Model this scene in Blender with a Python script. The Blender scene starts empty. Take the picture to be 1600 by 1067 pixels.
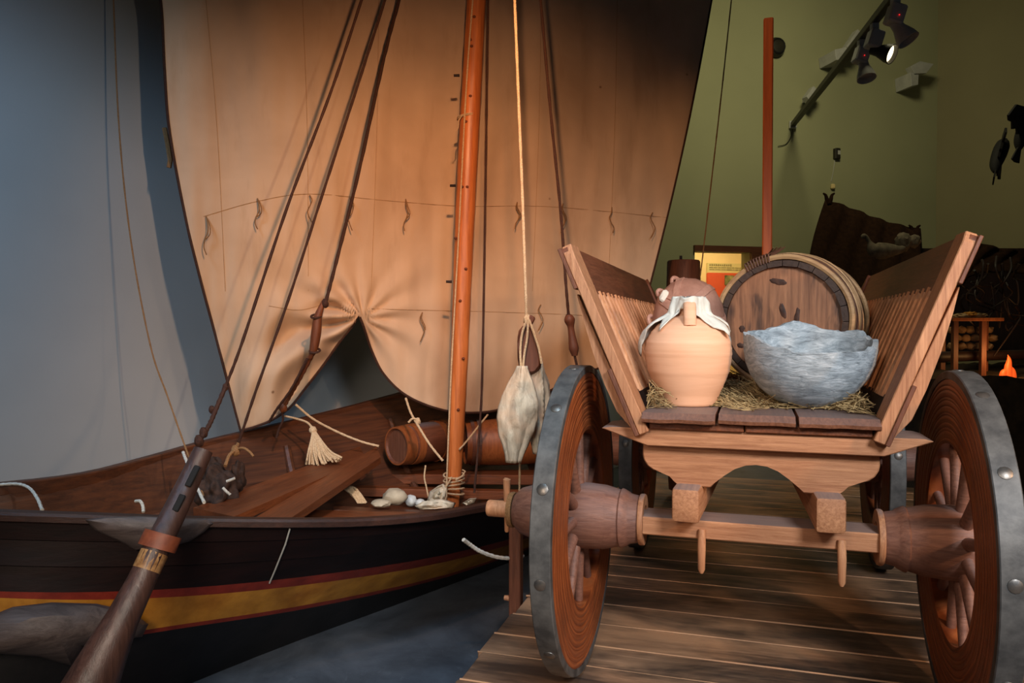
import bpy, bmesh, math, random
from mathutils import Vector, Matrix, Euler, noise
R = math.radians
random.seed(7)
C = bpy.context.scene.collection
scene = bpy.context.scene
# ------------------------------------------------------------------ camera, world, lights, exposure
F = 1200.0; CXp = 800.0; CYp = 533.5; HOR = 510.0; CZ = 1.55
PITCH = math.atan((CYp - HOR) / F)
cam = bpy.data.cameras.new('camera'); camo = bpy.data.objects.new('camera', cam); C.objects.link(camo)
camo.location = (0, 0, CZ); camo.rotation_euler = (R(90) - PITCH, 0, 0)
cam.sensor_width = 36; cam.lens = F / 1600 * 36; cam.clip_start = .05; cam.clip_end = 60
scene.camera = camo
vs = scene.view_settings
vs.view_transform = 'Standard'; vs.look = 'None'; vs.gamma = 1; vs.exposure = 0; vs.use_curve_mapping = False
w = bpy.data.worlds.new('world'); scene.world = w; w.use_nodes = True
w.node_tree.nodes['Background'].inputs[0].default_value = (.55, .75, 1.0, 1)
w.node_tree.nodes['Background'].inputs[1].default_value = .035
def aim(o, t): o.rotation_euler = (Vector(t) - o.location).to_track_quat('-Z', 'Y').to_euler()
def area(name, loc, tgt, size, power, col, spread=180):
    l = bpy.data.lights.new(name, 'AREA'); l.size = size; l.energy = power; l.color = col; l.spread = R(spread)
    o = bpy.data.objects.new(name, l); C.objects.link(o); o.location = loc; aim(o, tgt); return o
def spot(name, loc, tgt, power, col, angle, blend=.6, rad=.03):
    l = bpy.data.lights.new(name, 'SPOT'); l.energy = power; l.color = col; l.spot_size = R(angle); l.spot_blend = blend; l.shadow_soft_size = rad
    o = bpy.data.objects.new(name, l); C.objects.link(o); o.location = loc; aim(o, tgt); return o
spot('daylight_from_entrance', (1.4, -0.8, 3.1), (1.1, 2.5, .85), 640, (.90, .95, 1.0), 60, .8, .5)
spot('warm_spotlight_cart', (2.7, .5, 2.2), (.75, 2.8, 1.0), 150, (1, .62, .36), 50, .8, .1)
spot('fill_light_left', (-.5, .1, 2.7), (1.45, 3.0, 1.35), 90, (1, .86, .72), 46, .9, .25)  # added fill for the cart's right side slats and the hanging fish
spot('warm_spotlight_sail', (-.04, 1.9, 3.0), (-.42, 4.4, 1.75), 165, (1, .53, .27), 88, 1, .02)
spot('warm_glow_sail', (.05, 1.8, 3.05), (-.35, 4.5, 1.9), 70, (1, .40, .13), 50, 1, .03)
area('boat_side_fill', (-.9, -.4, 2.0), (-.9, 3.2, .5), .8, 12, (1, .82, .66), 70)  # added fill that lifts the dark hull side and the oar
area('blue_daylight_left', (-2.3, 1.6, 4.0), (-2.1, 3.9, .9), .7, 12, (.36, .66, 1.0), 70)
area('blue_fill_floor', (.1, 1.5, 3.6), (-.5, 3.9, 0), .7, 6, (.5, .76, 1.0), 50)  # added blue fill brightening the floor beside the boat
spot('neutral_spotlight_wall', (.8, .9, 3.1), (-2.2, 4.0, 1.7), 88, (1, .78, .55), 50, .9, .02)
spot('post_fill_spot', (.2, 3.0, 4.6), (1.46, 4.39, 2.4), 90, (1, .55, .25), 50, 1, .04)  # added warm fill so the post shows orange
area('green_wash_back_wall', (2.8, 6.3, 5.3), (3.4, 9.4, 2.4), .7, 36, (1, .90, .55), 160)

# ------------------------------------------------------------------ helpers
def P(px, py, Y):
    dx = (px - CXp) / F; dz = -(py - CYp) / F
    y = math.cos(PITCH) + dz * math.sin(PITCH); z = -math.sin(PITCH) + dz * math.cos(PITCH)
    t = Y / y
    return Vector((dx * t, Y, CZ + z * t))
def PZ(px, py, z):
    dx = (px - CXp) / F; dz = -(py - CYp) / F
    y = math.cos(PITCH) + dz * math.sin(PITCH); zz = -math.sin(PITCH) + dz * math.cos(PITCH)
    t = (z - CZ) / zz
    return Vector((dx * t, y * t, z))
def interp(tab, x):
    if x <= tab[0][0]: return tab[0][1]
    for (a, b), (c, d) in zip(tab, tab[1:]):
        if x <= c: return b + (d - b) * (x - a) / (c - a)
    return tab[-1][1]
def smooth_interp(tab, x):
    n = len(tab)
    if x <= tab[0][0]: return tab[0][1]
    if x >= tab[-1][0]: return tab[-1][1]
    for i in range(n - 1):
        if x <= tab[i + 1][0]:
            x0, y0 = tab[i]; x1, y1 = tab[i + 1]
            m0 = (y1 - tab[i - 1][1]) / (x1 - tab[i - 1][0]) if i > 0 else (y1 - y0) / (x1 - x0)
            m1 = (tab[i + 2][1] - y0) / (tab[i + 2][0] - x0) if i < n - 2 else (y1 - y0) / (x1 - x0)
            h = x1 - x0; t = (x - x0) / h
            return (2*t**3-3*t*t+1)*y0 + (t**3-2*t*t+t)*h*m0 + (-2*t**3+3*t*t)*y1 + (t**3-t*t)*h*m1
def catmull(pts, n=8):
    pts = [Vector(p) for p in pts]
    if len(pts) < 3: 
        return [pts[0].lerp(pts[-1], i / n) for i in range(n + 1)]
    q = [2 * pts[0] - pts[1]] + pts + [2 * pts[-1] - pts[-2]]
    out = []
    for i in range(1, len(q) - 2):
        for k in range(n):
            t = k / n
            a, b, c, d = q[i-1], q[i], q[i+1], q[i+2]
            out.append(.5 * ((2*b) + (-a + c)*t + (2*a - 5*b + 4*c - d)*t*t + (-a + 3*b - 3*c + d)*t**3))
    out.append(pts[-1]); return out

class MB:
    def __init__(s): s.bm = bmesh.new()
    def box(s, c, size, rot=None, bev=0, seg=1, taper=None):
        r = bmesh.ops.create_cube(s.bm, size=1)
        vs_ = r['verts']
        M = Matrix.Diagonal((*size, 1))
        if rot is not None:
            M = (rot.to_4x4() if not isinstance(rot, Matrix) or len(rot) == 3 else rot) @ M
        M = Matrix.Translation(Vector(c)) @ M
        bmesh.ops.transform(s.bm, matrix=M, verts=vs_)
        if bev:
            es = list({e for v in vs_ for e in v.link_edges})
            bmesh.ops.bevel(s.bm, geom=es, offset=bev, segments=seg, affect='EDGES', profile=.5)
        return s
    def tube(s, pts, r, sides=8, cap=True, flat=1.0):
        pts = [Vector(p) for p in pts]; n = len(pts)
        rr = r if isinstance(r, (list, tuple)) else [r] * n
        T = []
        for i in range(n):
            d = pts[min(i+1, n-1)] - pts[max(i-1, 0)]
            T.append(d.normalized() if d.length > 1e-9 else Vector((0, 0, 1)))
        up = Vector((0, 0, 1)) if abs(T[0].z) < .9 else Vector((1, 0, 0))
        nrm = T[0].cross(up).normalized()
        rings = []
        for i in range(n):
            nrm = (nrm - T[i] * nrm.dot(T[i]))
            nrm = nrm.normalized() if nrm.length > 1e-6 else T[i].orthogonal().normalized()
            bn = T[i].cross(nrm)
            rings.append([s.bm.verts.new(pts[i] + (nrm * math.cos(2*math.pi*k/sides) + bn * math.sin(2*math.pi*k/sides) * flat) * rr[i]) for k in range(sides)])
        for a, b in zip(rings, rings[1:]):
            for k in range(sides):
                s.bm.faces.new((a[k], a[(k+1) % sides], b[(k+1) % sides], b[k]))
        if cap:
            s.bm.faces.new(rings[0][::-1]); s.bm.faces.new(rings[-1])
        return s
    def lathe(s, prof, n=40, axis='Z', c=(0, 0, 0), rot=None, wob=None, squash=None):
        rings = []
        c = Vector(c)
        for (r, h) in prof:
            ring = []
            for k in range(n):
                a = 2*math.pi*k/n
                rr = r * (wob(a, h) if wob else 1)
                x, y = rr*math.cos(a), rr*math.sin(a)
                p = {'Z': Vector((x, y, h)), 'X': Vector((h, x, y)), 'Y': Vector((y, h, x))}[axis]
                if rot is not None: p = rot @ p
                ring.append(s.bm.verts.new(c + p))
            rings.append(ring)
        for a, b in zip(rings, rings[1:]):
            for k in range(n):
                s.bm.faces.new((a[k], a[(k+1) % n], b[(k+1) % n], b[k]))
        if prof[0][0] > 1e-5 and prof[0] != prof[-1]: s.bm.faces.new(rings[0][::-1])
        if prof[-1][0] > 1e-5 and prof[0] != prof[-1]: s.bm.faces.new(rings[-1])
        return s
    def prism(s, poly, fn0, fn1, bev=0):
        """poly: list of 2-D points, fn0/fn1 map them to front and back 3-D points"""
        a = [s.bm.verts.new(fn0(p)) for p in poly]; b = [s.bm.verts.new(fn1(p)) for p in poly]
        n = len(poly); fs = [s.bm.faces.new(a), s.bm.faces.new(b[::-1])]
        for i in range(n):
            fs.append(s.bm.faces.new((a[i], b[i], b[(i+1) % n], a[(i+1) % n])))
        if bev:
            es = list({e for f in fs for e in f.edges})
            bmesh.ops.bevel(s.bm, geom=es, offset=bev, segments=1, affect='EDGES', profile=.5)
        return s
    def grid(s, rows, closed=False):
        V = [[s.bm.verts.new(p) for p in r] for r in rows]
        for a, b in zip(V, V[1:]):
            m = len(a)
            for k in range(m if closed else m - 1):
                s.bm.faces.new((a[k], a[(k+1) % m], b[(k+1) % m], b[k]))
        return s
    def ball(s, c, r, sub=2, rough=0, seed=0, freq=3):
        rr = r if isinstance(r, (tuple, list)) else (r, r, r)
        q = bmesh.ops.create_icosphere(s.bm, subdivisions=sub, radius=1)
        for v in q['verts']:
            k = 1 + rough * noise.noise(v.co * freq + Vector((seed, seed * 2.3, 0)))
            v.co = Vector(c) + Vector((v.co.x * rr[0] * k, v.co.y * rr[1] * k, v.co.z * rr[2] * k))
        return s
    def build(s, name, m, parent=None, smooth=True, loc=None, ang=40):
        bmesh.ops.remove_doubles(s.bm, verts=s.bm.verts, dist=1e-6)
        bmesh.ops.recalc_face_normals(s.bm, faces=s.bm.faces)
        if loc is not None:
            bmesh.ops.translate(s.bm, verts=s.bm.verts, vec=-Vector(loc))
        me = bpy.data.meshes.new(name); s.bm.to_mesh(me); s.bm.free()
        if smooth:
            me.shade_smooth() if hasattr(me, 'shade_smooth') else None
            try: me.set_sharp_from_angle(angle=R(ang))
            except Exception: pass
        me.materials.append(m)
        o = bpy.data.objects.new(name, me); C.objects.link(o)
        if loc is not None: o.location = loc
        if parent: o.parent = parent
        return o
def tag(o, label=None, cat=None, group=None, kind=None):
    if label: o['label'] = label
    if cat: o['category'] = cat
    if group: o['group'] = group
    if kind: o['kind'] = kind
    return o
def thing(name, label, cat, loc=(0, 0, 0), rz=0, group=None):
    o = bpy.data.objects.new(name, None); C.objects.link(o); o.empty_display_size = .05
    o.location = loc; o.rotation_euler = (0, 0, rz)
    return tag(o, label, cat, group)
def kids(o): return [c for c in C.objects if c.parent == o]
def copy_tree(o, parent=None):
    c = o.copy(); C.objects.link(c)
    if parent: c.parent = parent
    for ch in kids(o): copy_tree(ch, c)
    return c
def solid(o, t, off=0):
    m = o.modifiers.new('thickness', 'SOLIDIFY'); m.thickness = t; m.offset = off; return o

# ------------------------------------------------------------------ materials
def newmat(name):
    m = bpy.data.materials.new(name); m.use_nodes = True
    nt = m.node_tree; b = nt.nodes['Principled BSDF']; return m, nt, b
def rgb(r, g, b): 
    f = lambda c: (c/255/12.92) if c/255 <= .04045 else ((c/255+.055)/1.055)**2.4
    return (f(r), f(g), f(b), 1)
def N(nt, t, **k):
    n = nt.nodes.new(t)
    for a, v in k.items():
        if hasattr(n, a): setattr(n, a, v)
        else: n.inputs[a].default_value = v
    return n
def ramp(nt, fac, stops):
    r = nt.nodes.new('ShaderNodeValToRGB'); e = r.color_ramp.elements
    while len(e) < len(stops): e.new(.5)
    for i, (p, c) in enumerate(stops): e[i].position = p; e[i].color = c
    nt.links.new(fac, r.inputs[0]); return r.outputs[0]
def mixc(nt, f, a, b, mode='MIX'):
    m = nt.nodes.new('ShaderNodeMix'); m.data_type = 'RGBA'; m.blend_type = mode
    for i, v in ((0, f), (6, a), (7, b)):
        if isinstance(v, bpy.types.NodeSocket): nt.links.new(v, m.inputs[i])
        else: m.inputs[i].default_value = v
    return m.outputs[2]
def coords(nt, scale=(1, 1, 1), rot=(0, 0, 0), island=False, loc=(0,0,0)):
    tc = nt.nodes.new('ShaderNodeTexCoord'); mp = nt.nodes.new('ShaderNodeMapping')
    mp.inputs['Scale'].default_value = scale; mp.inputs['Rotation'].default_value = rot; mp.inputs['Location'].default_value = loc
    nt.links.new(tc.outputs['Object'], mp.inputs[0]); return mp.outputs[0]
def noise_tex(nt, vec, scale, detail=5, rough=.6, dist=0):
    n = nt.nodes.new('ShaderNodeTexNoise'); n.inputs['Scale'].default_value = scale; n.inputs['Detail'].default_value = detail
    n.inputs['Roughness'].default_value = rough; n.inputs['Distortion'].default_value = dist
    nt.links.new(vec, n.inputs['Vector']); return n.outputs['Fac']
def bump(nt, b, h, strength=.3, dist=.01):
    n = nt.nodes.new('ShaderNodeBump'); n.inputs['Strength'].default_value = strength; n.inputs['Distance'].default_value = dist
    nt.links.new(h, n.inputs['Height']); nt.links.new(n.outputs[0], b.inputs['Normal'])
def wood(name, c1, c2, c3=None, axis='X', fine=60, rough=.55, bmp=.25, dust=0, blot=.5, spec=.4):
    """grain stretched along an axis of the object"""
    m, nt, b = newmat(name)
    st = {'X': (.06, 1, 1), 'Y': (1, .06, 1), 'Z': (1, 1, .06)}[axis]
    v = coords(nt, st)
    n1 = noise_tex(nt, v, fine * 1.7, 9, .72, .5)
    n2 = noise_tex(nt, coords(nt, tuple(.15 + .85 * q if q < 1 else 1 for q in st)), 5, 3, .6, .4)
    col = ramp(nt, n1, [(.3, rgb(*c1)), (.7, rgb(*c2))])
    if c3: col = mixc(nt, ramp(nt, n2, [(.42, (0, 0, 0, 1)), (.7, (blot, blot, blot, 1))]), col, rgb(*c3))
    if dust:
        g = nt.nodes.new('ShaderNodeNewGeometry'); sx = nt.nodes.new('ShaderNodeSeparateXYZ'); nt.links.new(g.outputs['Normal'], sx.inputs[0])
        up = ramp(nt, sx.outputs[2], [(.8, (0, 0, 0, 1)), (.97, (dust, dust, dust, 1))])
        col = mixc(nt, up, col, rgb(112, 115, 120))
    nt.links.new(col, b.inputs['Base Color']); b.inputs['Roughness'].default_value = rough; b.inputs['Specular IOR Level'].default_value = spec
    bump(nt, b, n1, bmp * 1.6, .004); return m
def plain(name, c1, c2=None, scale=8, rough=.7, bmp=.2, metal=0, detail=5, spec=.4, bdist=.005):
    m, nt, b = newmat(name); v = coords(nt); n = noise_tex(nt, v, scale, detail, .6)
    nt.links.new(ramp(nt, n, [(.35, rgb(*c1)), (.68, rgb(*(c2 or c1)))]), b.inputs['Base Color'])
    b.inputs['Roughness'].default_value = rough; b.inputs['Metallic'].default_value = metal; b.inputs['Specular IOR Level'].default_value = spec
    if bmp: bump(nt, b, n, bmp, bdist)
    return m
def emit(name, c, s):
    m, nt, b = newmat(name); b.inputs['Base Color'].default_value = rgb(*c); b.inputs['Emission Color'].default_value = rgb(*c); b.inputs['Emission Strength'].default_value = s
    return m
M = {}
for ax in 'XYZ':
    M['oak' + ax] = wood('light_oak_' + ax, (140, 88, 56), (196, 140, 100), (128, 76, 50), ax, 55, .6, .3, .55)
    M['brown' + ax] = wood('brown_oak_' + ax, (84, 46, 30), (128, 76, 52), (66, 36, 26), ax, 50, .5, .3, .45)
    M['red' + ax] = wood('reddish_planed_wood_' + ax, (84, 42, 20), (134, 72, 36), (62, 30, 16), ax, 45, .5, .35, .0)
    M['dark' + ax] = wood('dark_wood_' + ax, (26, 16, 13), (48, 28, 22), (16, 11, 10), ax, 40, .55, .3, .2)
M['slat'] = wood('pale_slat_wood', (160, 104, 70), (214, 156, 112), (130, 80, 52), 'Z', 50, .6, .25)
def boat_in_mat():
    m, nt, b = newmat('tarred_brown_planking')
    tc = nt.nodes.new('ShaderNodeTexCoord'); a = nt.nodes.new('ShaderNodeMapping'); a.inputs['Rotation'].default_value = (0, 0, R(-47)); nt.links.new(tc.outputs['Object'], a.inputs[0])
    c = nt.nodes.new('ShaderNodeMapping'); c.inputs['Scale'].default_value = (.05, 1, 1); nt.links.new(a.outputs[0], c.inputs[0])
    n = noise_tex(nt, c.outputs[0], 44, 8, .7, .3)
    nt.links.new(ramp(nt, n, [(.3, rgb(48, 24, 13)), (.7, rgb(98, 54, 28))]), b.inputs['Base Color']); b.inputs['Roughness'].default_value = .5; bump(nt, b, n, .5, .004); return m
M['boat_in'] = boat_in_mat()
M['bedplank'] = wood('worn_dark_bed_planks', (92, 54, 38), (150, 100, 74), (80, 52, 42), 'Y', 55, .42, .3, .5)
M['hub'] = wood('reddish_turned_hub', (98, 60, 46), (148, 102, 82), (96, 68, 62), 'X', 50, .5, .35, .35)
M['mast'] = wood('varnished_pine_mast', (160, 84, 40), (222, 132, 70), (130, 64, 30), 'Z', 26, .35, .25, 0)
M['post'] = wood('orange_pine_post', (164, 74, 26), (206, 104, 42), (130, 54, 20), 'Z', 26, .5, .2, 0)
M['darkbrownX'] = wood('dark_brown_rail', (36, 20, 15), (66, 38, 28), (26, 15, 12), 'X', 40, .5, .3, .0)
M['iron'] = plain('worn_black_iron', (62, 62, 62), (100, 99, 97), 14, .55, .35, .25)
M['nail'] = plain('worn_nail_heads', (84, 84, 84), (120, 112, 104), 30, .4, .2, .7)
M['rope_dark'] = plain('tarred_rope', (44, 24, 14), (74, 40, 24), 160, .8, .6)
M['rope_light'] = plain('pale_hemp_rope', (176, 144, 108), (214, 186, 148), 160, .85, .6)
M['cord'] = plain('thin_brown_cord', (120, 84, 48), (150, 110, 70), 160, .85, .5)
M['white_rope'] = plain('off_white_rope', (176, 172, 160), (214, 210, 198), 120, .85, .5)
M['grey_wood'] = wood('grey_weathered_wood', (62, 52, 50), (104, 92, 88), (50, 42, 40), 'X', 24, .5, .4, 0)
M['leather'] = plain('brown_leather_strap', (112, 56, 34), (140, 74, 46), 30, .5, .2)
M['stone_pale'] = plain('pale_beach_stone', (140, 126, 104), (176, 160, 134), 12, .8, .3)
M['grey_metal'] = plain('grey_painted_metal', (170, 170, 164), (188, 188, 182), 10, .5, .05)
M['dark_metal'] = plain('dark_painted_metal', (40, 38, 30), (52, 48, 38), 10, .5, .05)
M['black'] = plain('black_matt', (14, 13, 13), (22, 20, 20), 12, .8, .2)

def rim_mat():
    m, nt, b = newmat('ring_grained_wheel_wood')
    tc = nt.nodes.new('ShaderNodeTexCoord'); mp = nt.nodes.new('ShaderNodeMapping'); nt.links.new(tc.outputs['Object'], mp.inputs[0])
    mp.inputs['Scale'].default_value = (0, 1, 1)
    ln = nt.nodes.new('ShaderNodeVectorMath'); ln.operation = 'LENGTH'; nt.links.new(mp.outputs[0], ln.inputs[0])
    nz = noise_tex(nt, coords(nt, (1, 1, 1)), 2.2, 2, .5)
    ma = N(nt, 'ShaderNodeMath', operation='MULTIPLY_ADD'); nt.links.new(nz, ma.inputs[0]); ma.inputs[1].default_value = .10; nt.links.new(ln.outputs['Value'], ma.inputs[2])
    s = N(nt, 'ShaderNodeMath', operation='MULTIPLY'); nt.links.new(ma.outputs[0], s.inputs[0]); s.inputs[1].default_value = 270
    sn = N(nt, 'ShaderNodeMath', operation='SINE'); nt.links.new(s.outputs[0], sn.inputs[0])
    cx = N(nt, 'ShaderNodeCombineXYZ'); s3 = N(nt, 'ShaderNodeMath', operation='MULTIPLY'); nt.links.new(ma.outputs[0], s3.inputs[0]); s3.inputs[1].default_value = 1
    nt.links.new(s3.outputs[0], cx.inputs[0]); n1 = noise_tex(nt, cx.outputs[0], 80, 4, .7)
    col = ramp(nt, n1, [(.3, rgb(92, 40, 16)), (.52, rgb(146, 74, 34)), (.72, rgb(186, 108, 58))])
    col = mixc(nt, ramp(nt, sn.outputs[0], [(.0, (.3, .3, .3, 1)), (.5, (0, 0, 0, 1))]), col, rgb(84, 34, 14))
    n2 = noise_tex(nt, coords(nt), 6, 4, .6)
    col = mixc(nt, ramp(nt, n2, [(.45, (0, 0, 0, 1)), (.8, (.6, .6, .6, 1))]), col, rgb(70, 34, 20))
    nt.links.new(col, b.inputs['Base Color']); b.inputs['Roughness'].default_value = .45
    bump(nt, b, n1, .5, .004); return m
M['rim'] = rim_mat()

def canvas_mat():
    m, nt, b = newmat('heavy_sail_canvas'); v = coords(nt)
    weave = noise_tex(nt, coords(nt, (1, 1, .3)), 260, 2, .5)
    big = noise_tex(nt, v, 1.3, 4, .6, .3); st = noise_tex(nt, coords(nt, (1, 1, .2)), 9, 4, .6)
    col = ramp(nt, big, [(.3, rgb(190, 158, 128)), (.7, rgb(216, 184, 152))])
    col = mixc(nt, ramp(nt, st, [(.55, (0, 0, 0, 1)), (.85, (.4, .4, .4, 1))]), col, rgb(150, 112, 78))
    vo = nt.nodes.new('ShaderNodeTexVoronoi'); vo.inputs['Scale'].default_value = 3.1; nt.links.new(v, vo.inputs['Vector'])
    col = mixc(nt, ramp(nt, vo.outputs['Distance'], [(.012, (.8, .8, .8, 1)), (.035, (0, 0, 0, 1))]), col, rgb(110, 70, 40))
    nt.links.new(col, b.inputs['Base Color']); b.inputs['Roughness'].default_value = .9; b.inputs['Specular IOR Level'].default_value = .15
    bump(nt, b, weave, .25, .002); return m
M['canvas'] = canvas_mat()
M['seam'] = plain('sail_seam_thread', (160, 124, 86), (180, 142, 100), 90, .9, .3)
def fabric(name, c1, c2): return plain(name, c1, c2, 22, .95, .5, spec=.1)
M['brown_cloth'] = fabric('dark_brown_cloth', (32, 18, 10), (46, 28, 16))
M['white_cloth'] = plain('crumpled_white_cloth', (200, 196, 184), (228, 224, 212), 14, .85, .3)

def deck_mat():
    m, nt, b = newmat('worn_platform_boards')
    v = coords(nt, (.08, 1, 1)); n1 = noise_tex(nt, v, 38, 7, .7, .5); n2 = noise_tex(nt, coords(nt, (.5, 1.2, 1)), 2.6, 4, .6, .3)
    col = ramp(nt, n1, [(.25, rgb(52, 38, 30)), (.5, rgb(98, 74, 58)), (.75, rgb(160, 126, 100))])
    col = mixc(nt, ramp(nt, n2, [(.4, (0, 0, 0, 1)), (.62, (.75, .75, .75, 1))]), col, rgb(188, 144, 108))
    n3 = noise_tex(nt, coords(nt, (.35, 1, 1), loc=(3, 5, 0)), 3.4, 5, .65, .4)
    col = mixc(nt, ramp(nt, n3, [(.45, (0, 0, 0, 1)), (.62, (.8, .8, .8, 1))]), col, rgb(42, 36, 33))
    nt.links.new(col, b.inputs['Base Color']); b.inputs['Roughness'].default_value = .55
    bump(nt, b, n1, .45, .006); return m
M['deck'] = deck_mat()
M['deck_edge'] = wood('pale_board_edge', (176, 128, 92), (214, 168, 128), (120, 84, 60), 'X', 40, .6, .3)

def hull_mat():
    m, nt, b = newmat('tarred_hull_planks'); n = noise_tex(nt, coords(nt, (.2, .2, 1)), 26, 5, .65, .3)
    nt.links.new(ramp(nt, n, [(.3, rgb(15, 6, 6)), (.7, rgb(30, 12, 10))]), b.inputs['Base Color']); b.inputs['Roughness'].default_value = .6; b.inputs['Specular IOR Level'].default_value = .25
    bump(nt, b, n, .3, .005); return m
M['hull'] = hull_mat()
M['hull_red'] = plain('red_painted_line', (108, 32, 22), (136, 46, 30), 14, .5, .2)
M['hull_yellow'] = plain('ochre_yellow_paint', (150, 96, 26), (196, 136, 48), 7, .45, .2)
M['hull_black'] = plain('black_tar_bottom', (12, 11, 13), (20, 18, 20), 10, .5, .3)
M['netdark'] = plain('dark_tarred_net', (34, 22, 16), (64, 42, 30), 40, .85, .9)
M['terracotta'] = None
def pot_mat():
    m, nt, b = newmat('pale_terracotta')
    v = coords(nt, (.3, .3, 4)); n = noise_tex(nt, v, 9, 4, .6)
    col = ramp(nt, n, [(.3, rgb(222, 166, 128)), (.7, rgb(238, 184, 148))])
    n2 = noise_tex(nt, coords(nt), 5, 4, .6); col = mixc(nt, ramp(nt, n2, [(.5, (0,0,0,1)), (.8, (.4,.4,.4,1))]), col, rgb(226, 158, 116))
    nt.links.new(col, b.inputs['Base Color']); b.inputs['Roughness'].default_value = .7; bump(nt, b, n, .25, .004); return m
M['terracotta'] = pot_mat()
def bowl_mat():
    m, nt, b = newmat('blue_grey_soapstone')
    n = noise_tex(nt, coords(nt, (1, 1, 3), (0.2, .1, 0)), 13, 8, .72, .8); n2 = noise_tex(nt, coords(nt, (.6, .6, 2.6), (.3, .2, 0)), 42, 6, .7, .6)
    col = ramp(nt, n, [(.3, rgb(112, 120, 126)), (.5, rgb(162, 172, 179)), (.72, rgb(214, 221, 226))])
    col = mixc(nt, ramp(nt, n2, [(.58, (0,0,0,1)), (.72, (.75,.75,.75,1))]), col, rgb(210, 218, 224))
    n3 = noise_tex(nt, coords(nt, (.6, .6, 2.6), (.3, .2, 0), loc=(4,2,1)), 30, 6, .7, .6)
    col = mixc(nt, ramp(nt, n3, [(.56, (0,0,0,1)), (.7, (.7,.7,.7,1))]), col, rgb(72, 84, 90))
    nt.links.new(col, b.inputs['Base Color']); b.inputs['Roughness'].default_value = .7; bump(nt, b, n2, .7, .006); return m
M['soapstone'] = bowl_mat()
M['hide'] = plain('wrapped_pinkish_hide', (134, 92, 76), (174, 130, 112), 10, .6, .3)
M['hidestrap'] = plain('pinkish_leather_strap', (150, 106, 90), (184, 142, 124), 20, .6, .3)
def head_mat():
    m, nt, b = newmat('knotty_barrel_head')
    n = noise_tex(nt, coords(nt, (1, 1, .07)), 46, 6, .65, .3); n2 = noise_tex(nt, coords(nt, (1, 1, .35)), 8, 4, .7, .4)
    col = ramp(nt, n, [(.3, rgb(104, 64, 42)), (.7, rgb(178, 122, 86))])
    col = mixc(nt, ramp(nt, n2, [(.53, (0,0,0,1)), (.66, (.9,.9,.9,1))]), col, rgb(62, 40, 32))
    vo = nt.nodes.new('ShaderNodeTexVoronoi'); vo.inputs['Scale'].default_value = 7; nt.links.new(coords(nt, (1, 0, .55), loc=(.3, 0, .1)), vo.inputs['Vector'])
    col = mixc(nt, ramp(nt, vo.outputs['Distance'], [(.10, (.9,.9,.9,1)), (.2, (0,0,0,1))]), col, rgb(58, 34, 26))
    nt.links.new(col, b.inputs['Base Color']); b.inputs['Roughness'].default_value = .55; bump(nt, b, n, .3, .004); return m
M['barrel_head'] = head_mat()
M['stave'] = wood('dark_barrel_staves', (50, 36, 30), (82, 60, 48), (40, 30, 28), 'Y', 40, .6, .4)
M['withy_pale'] = wood('pale_split_willow', (150, 112, 76), (204, 166, 120), (110, 72, 48), 'X', 30, .6, .3)
M['withy_dark'] = wood('dark_willow_bark', (76, 46, 34), (116, 76, 54), (60, 40, 32), 'X', 30, .6, .3)
M['straw'] = plain('dry_straw', (122, 98, 62), (192, 164, 116), 30, .8, .1)
M['fish'] = None
def fish_mat():
    m, nt, b = newmat('dried_fish_flesh')
    n = noise_tex(nt, coords(nt, (1, 1, .35)), 34, 6, .7, .5); n2 = noise_tex(nt, coords(nt), 7, 3, .6)
    col = ramp(nt, n, [(.3, rgb(146, 134, 116)), (.6, rgb(196, 184, 160)), (.8, rgb(216, 206, 184))])
    col = mixc(nt, ramp(nt, n2, [(.45, (0,0,0,1)), (.7, (.6,.6,.6,1))]), col, rgb(206, 164, 128))
    nt.links.new(col, b.inputs['Base Color']); b.inputs['Roughness'].default_value = .65; bump(nt, b, n, .8, .008); return m
M['fish'] = fish_mat()
def wall_mat(name, c1, c2):
    m, nt, b = newmat(name); n = noise_tex(nt, coords(nt), .7, 4, .5); n2 = noise_tex(nt, coords(nt), 90, 3, .6)
    nt.links.new(ramp(nt, n, [(.35, rgb(*c1)), (.65, rgb(*c2))]), b.inputs['Base Color']); b.inputs['Roughness'].default_value = .85
    bump(nt, b, n2, .12, .004); return m
M['wall_l'] = wall_mat('grey_blue_painted_wall', (150, 154, 156), (164, 168, 170))
M['wall_b'] = wall_mat('pale_olive_painted_wall', (160, 160, 124), (170, 170, 132))
M['wall_r'] = wall_mat('dim_side_wall', (140, 132, 100), (150, 142, 108))
def floor_mat():
    m, nt, b = newmat('dark_blue_grey_floor'); n = noise_tex(nt, coords(nt), 2.2, 7, .7, .6); n2 = noise_tex(nt, coords(nt, (1, .5, 1), (0, 0, .6)), 14, 6, .7, .5)
    col = ramp(nt, n, [(.35, rgb(52, 58, 66)), (.7, rgb(84, 92, 102))])
    col = mixc(nt, ramp(nt, n2, [(.6, (0,0,0,1)), (.8, (.4,.4,.4,1))]), col, rgb(120, 126, 134))
    nt.links.new(col, b.inputs['Base Color']); b.inputs['Roughness'].default_value = .6; bump(nt, b, n2, .3, .01); return m
M['floor'] = floor_mat()

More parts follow.
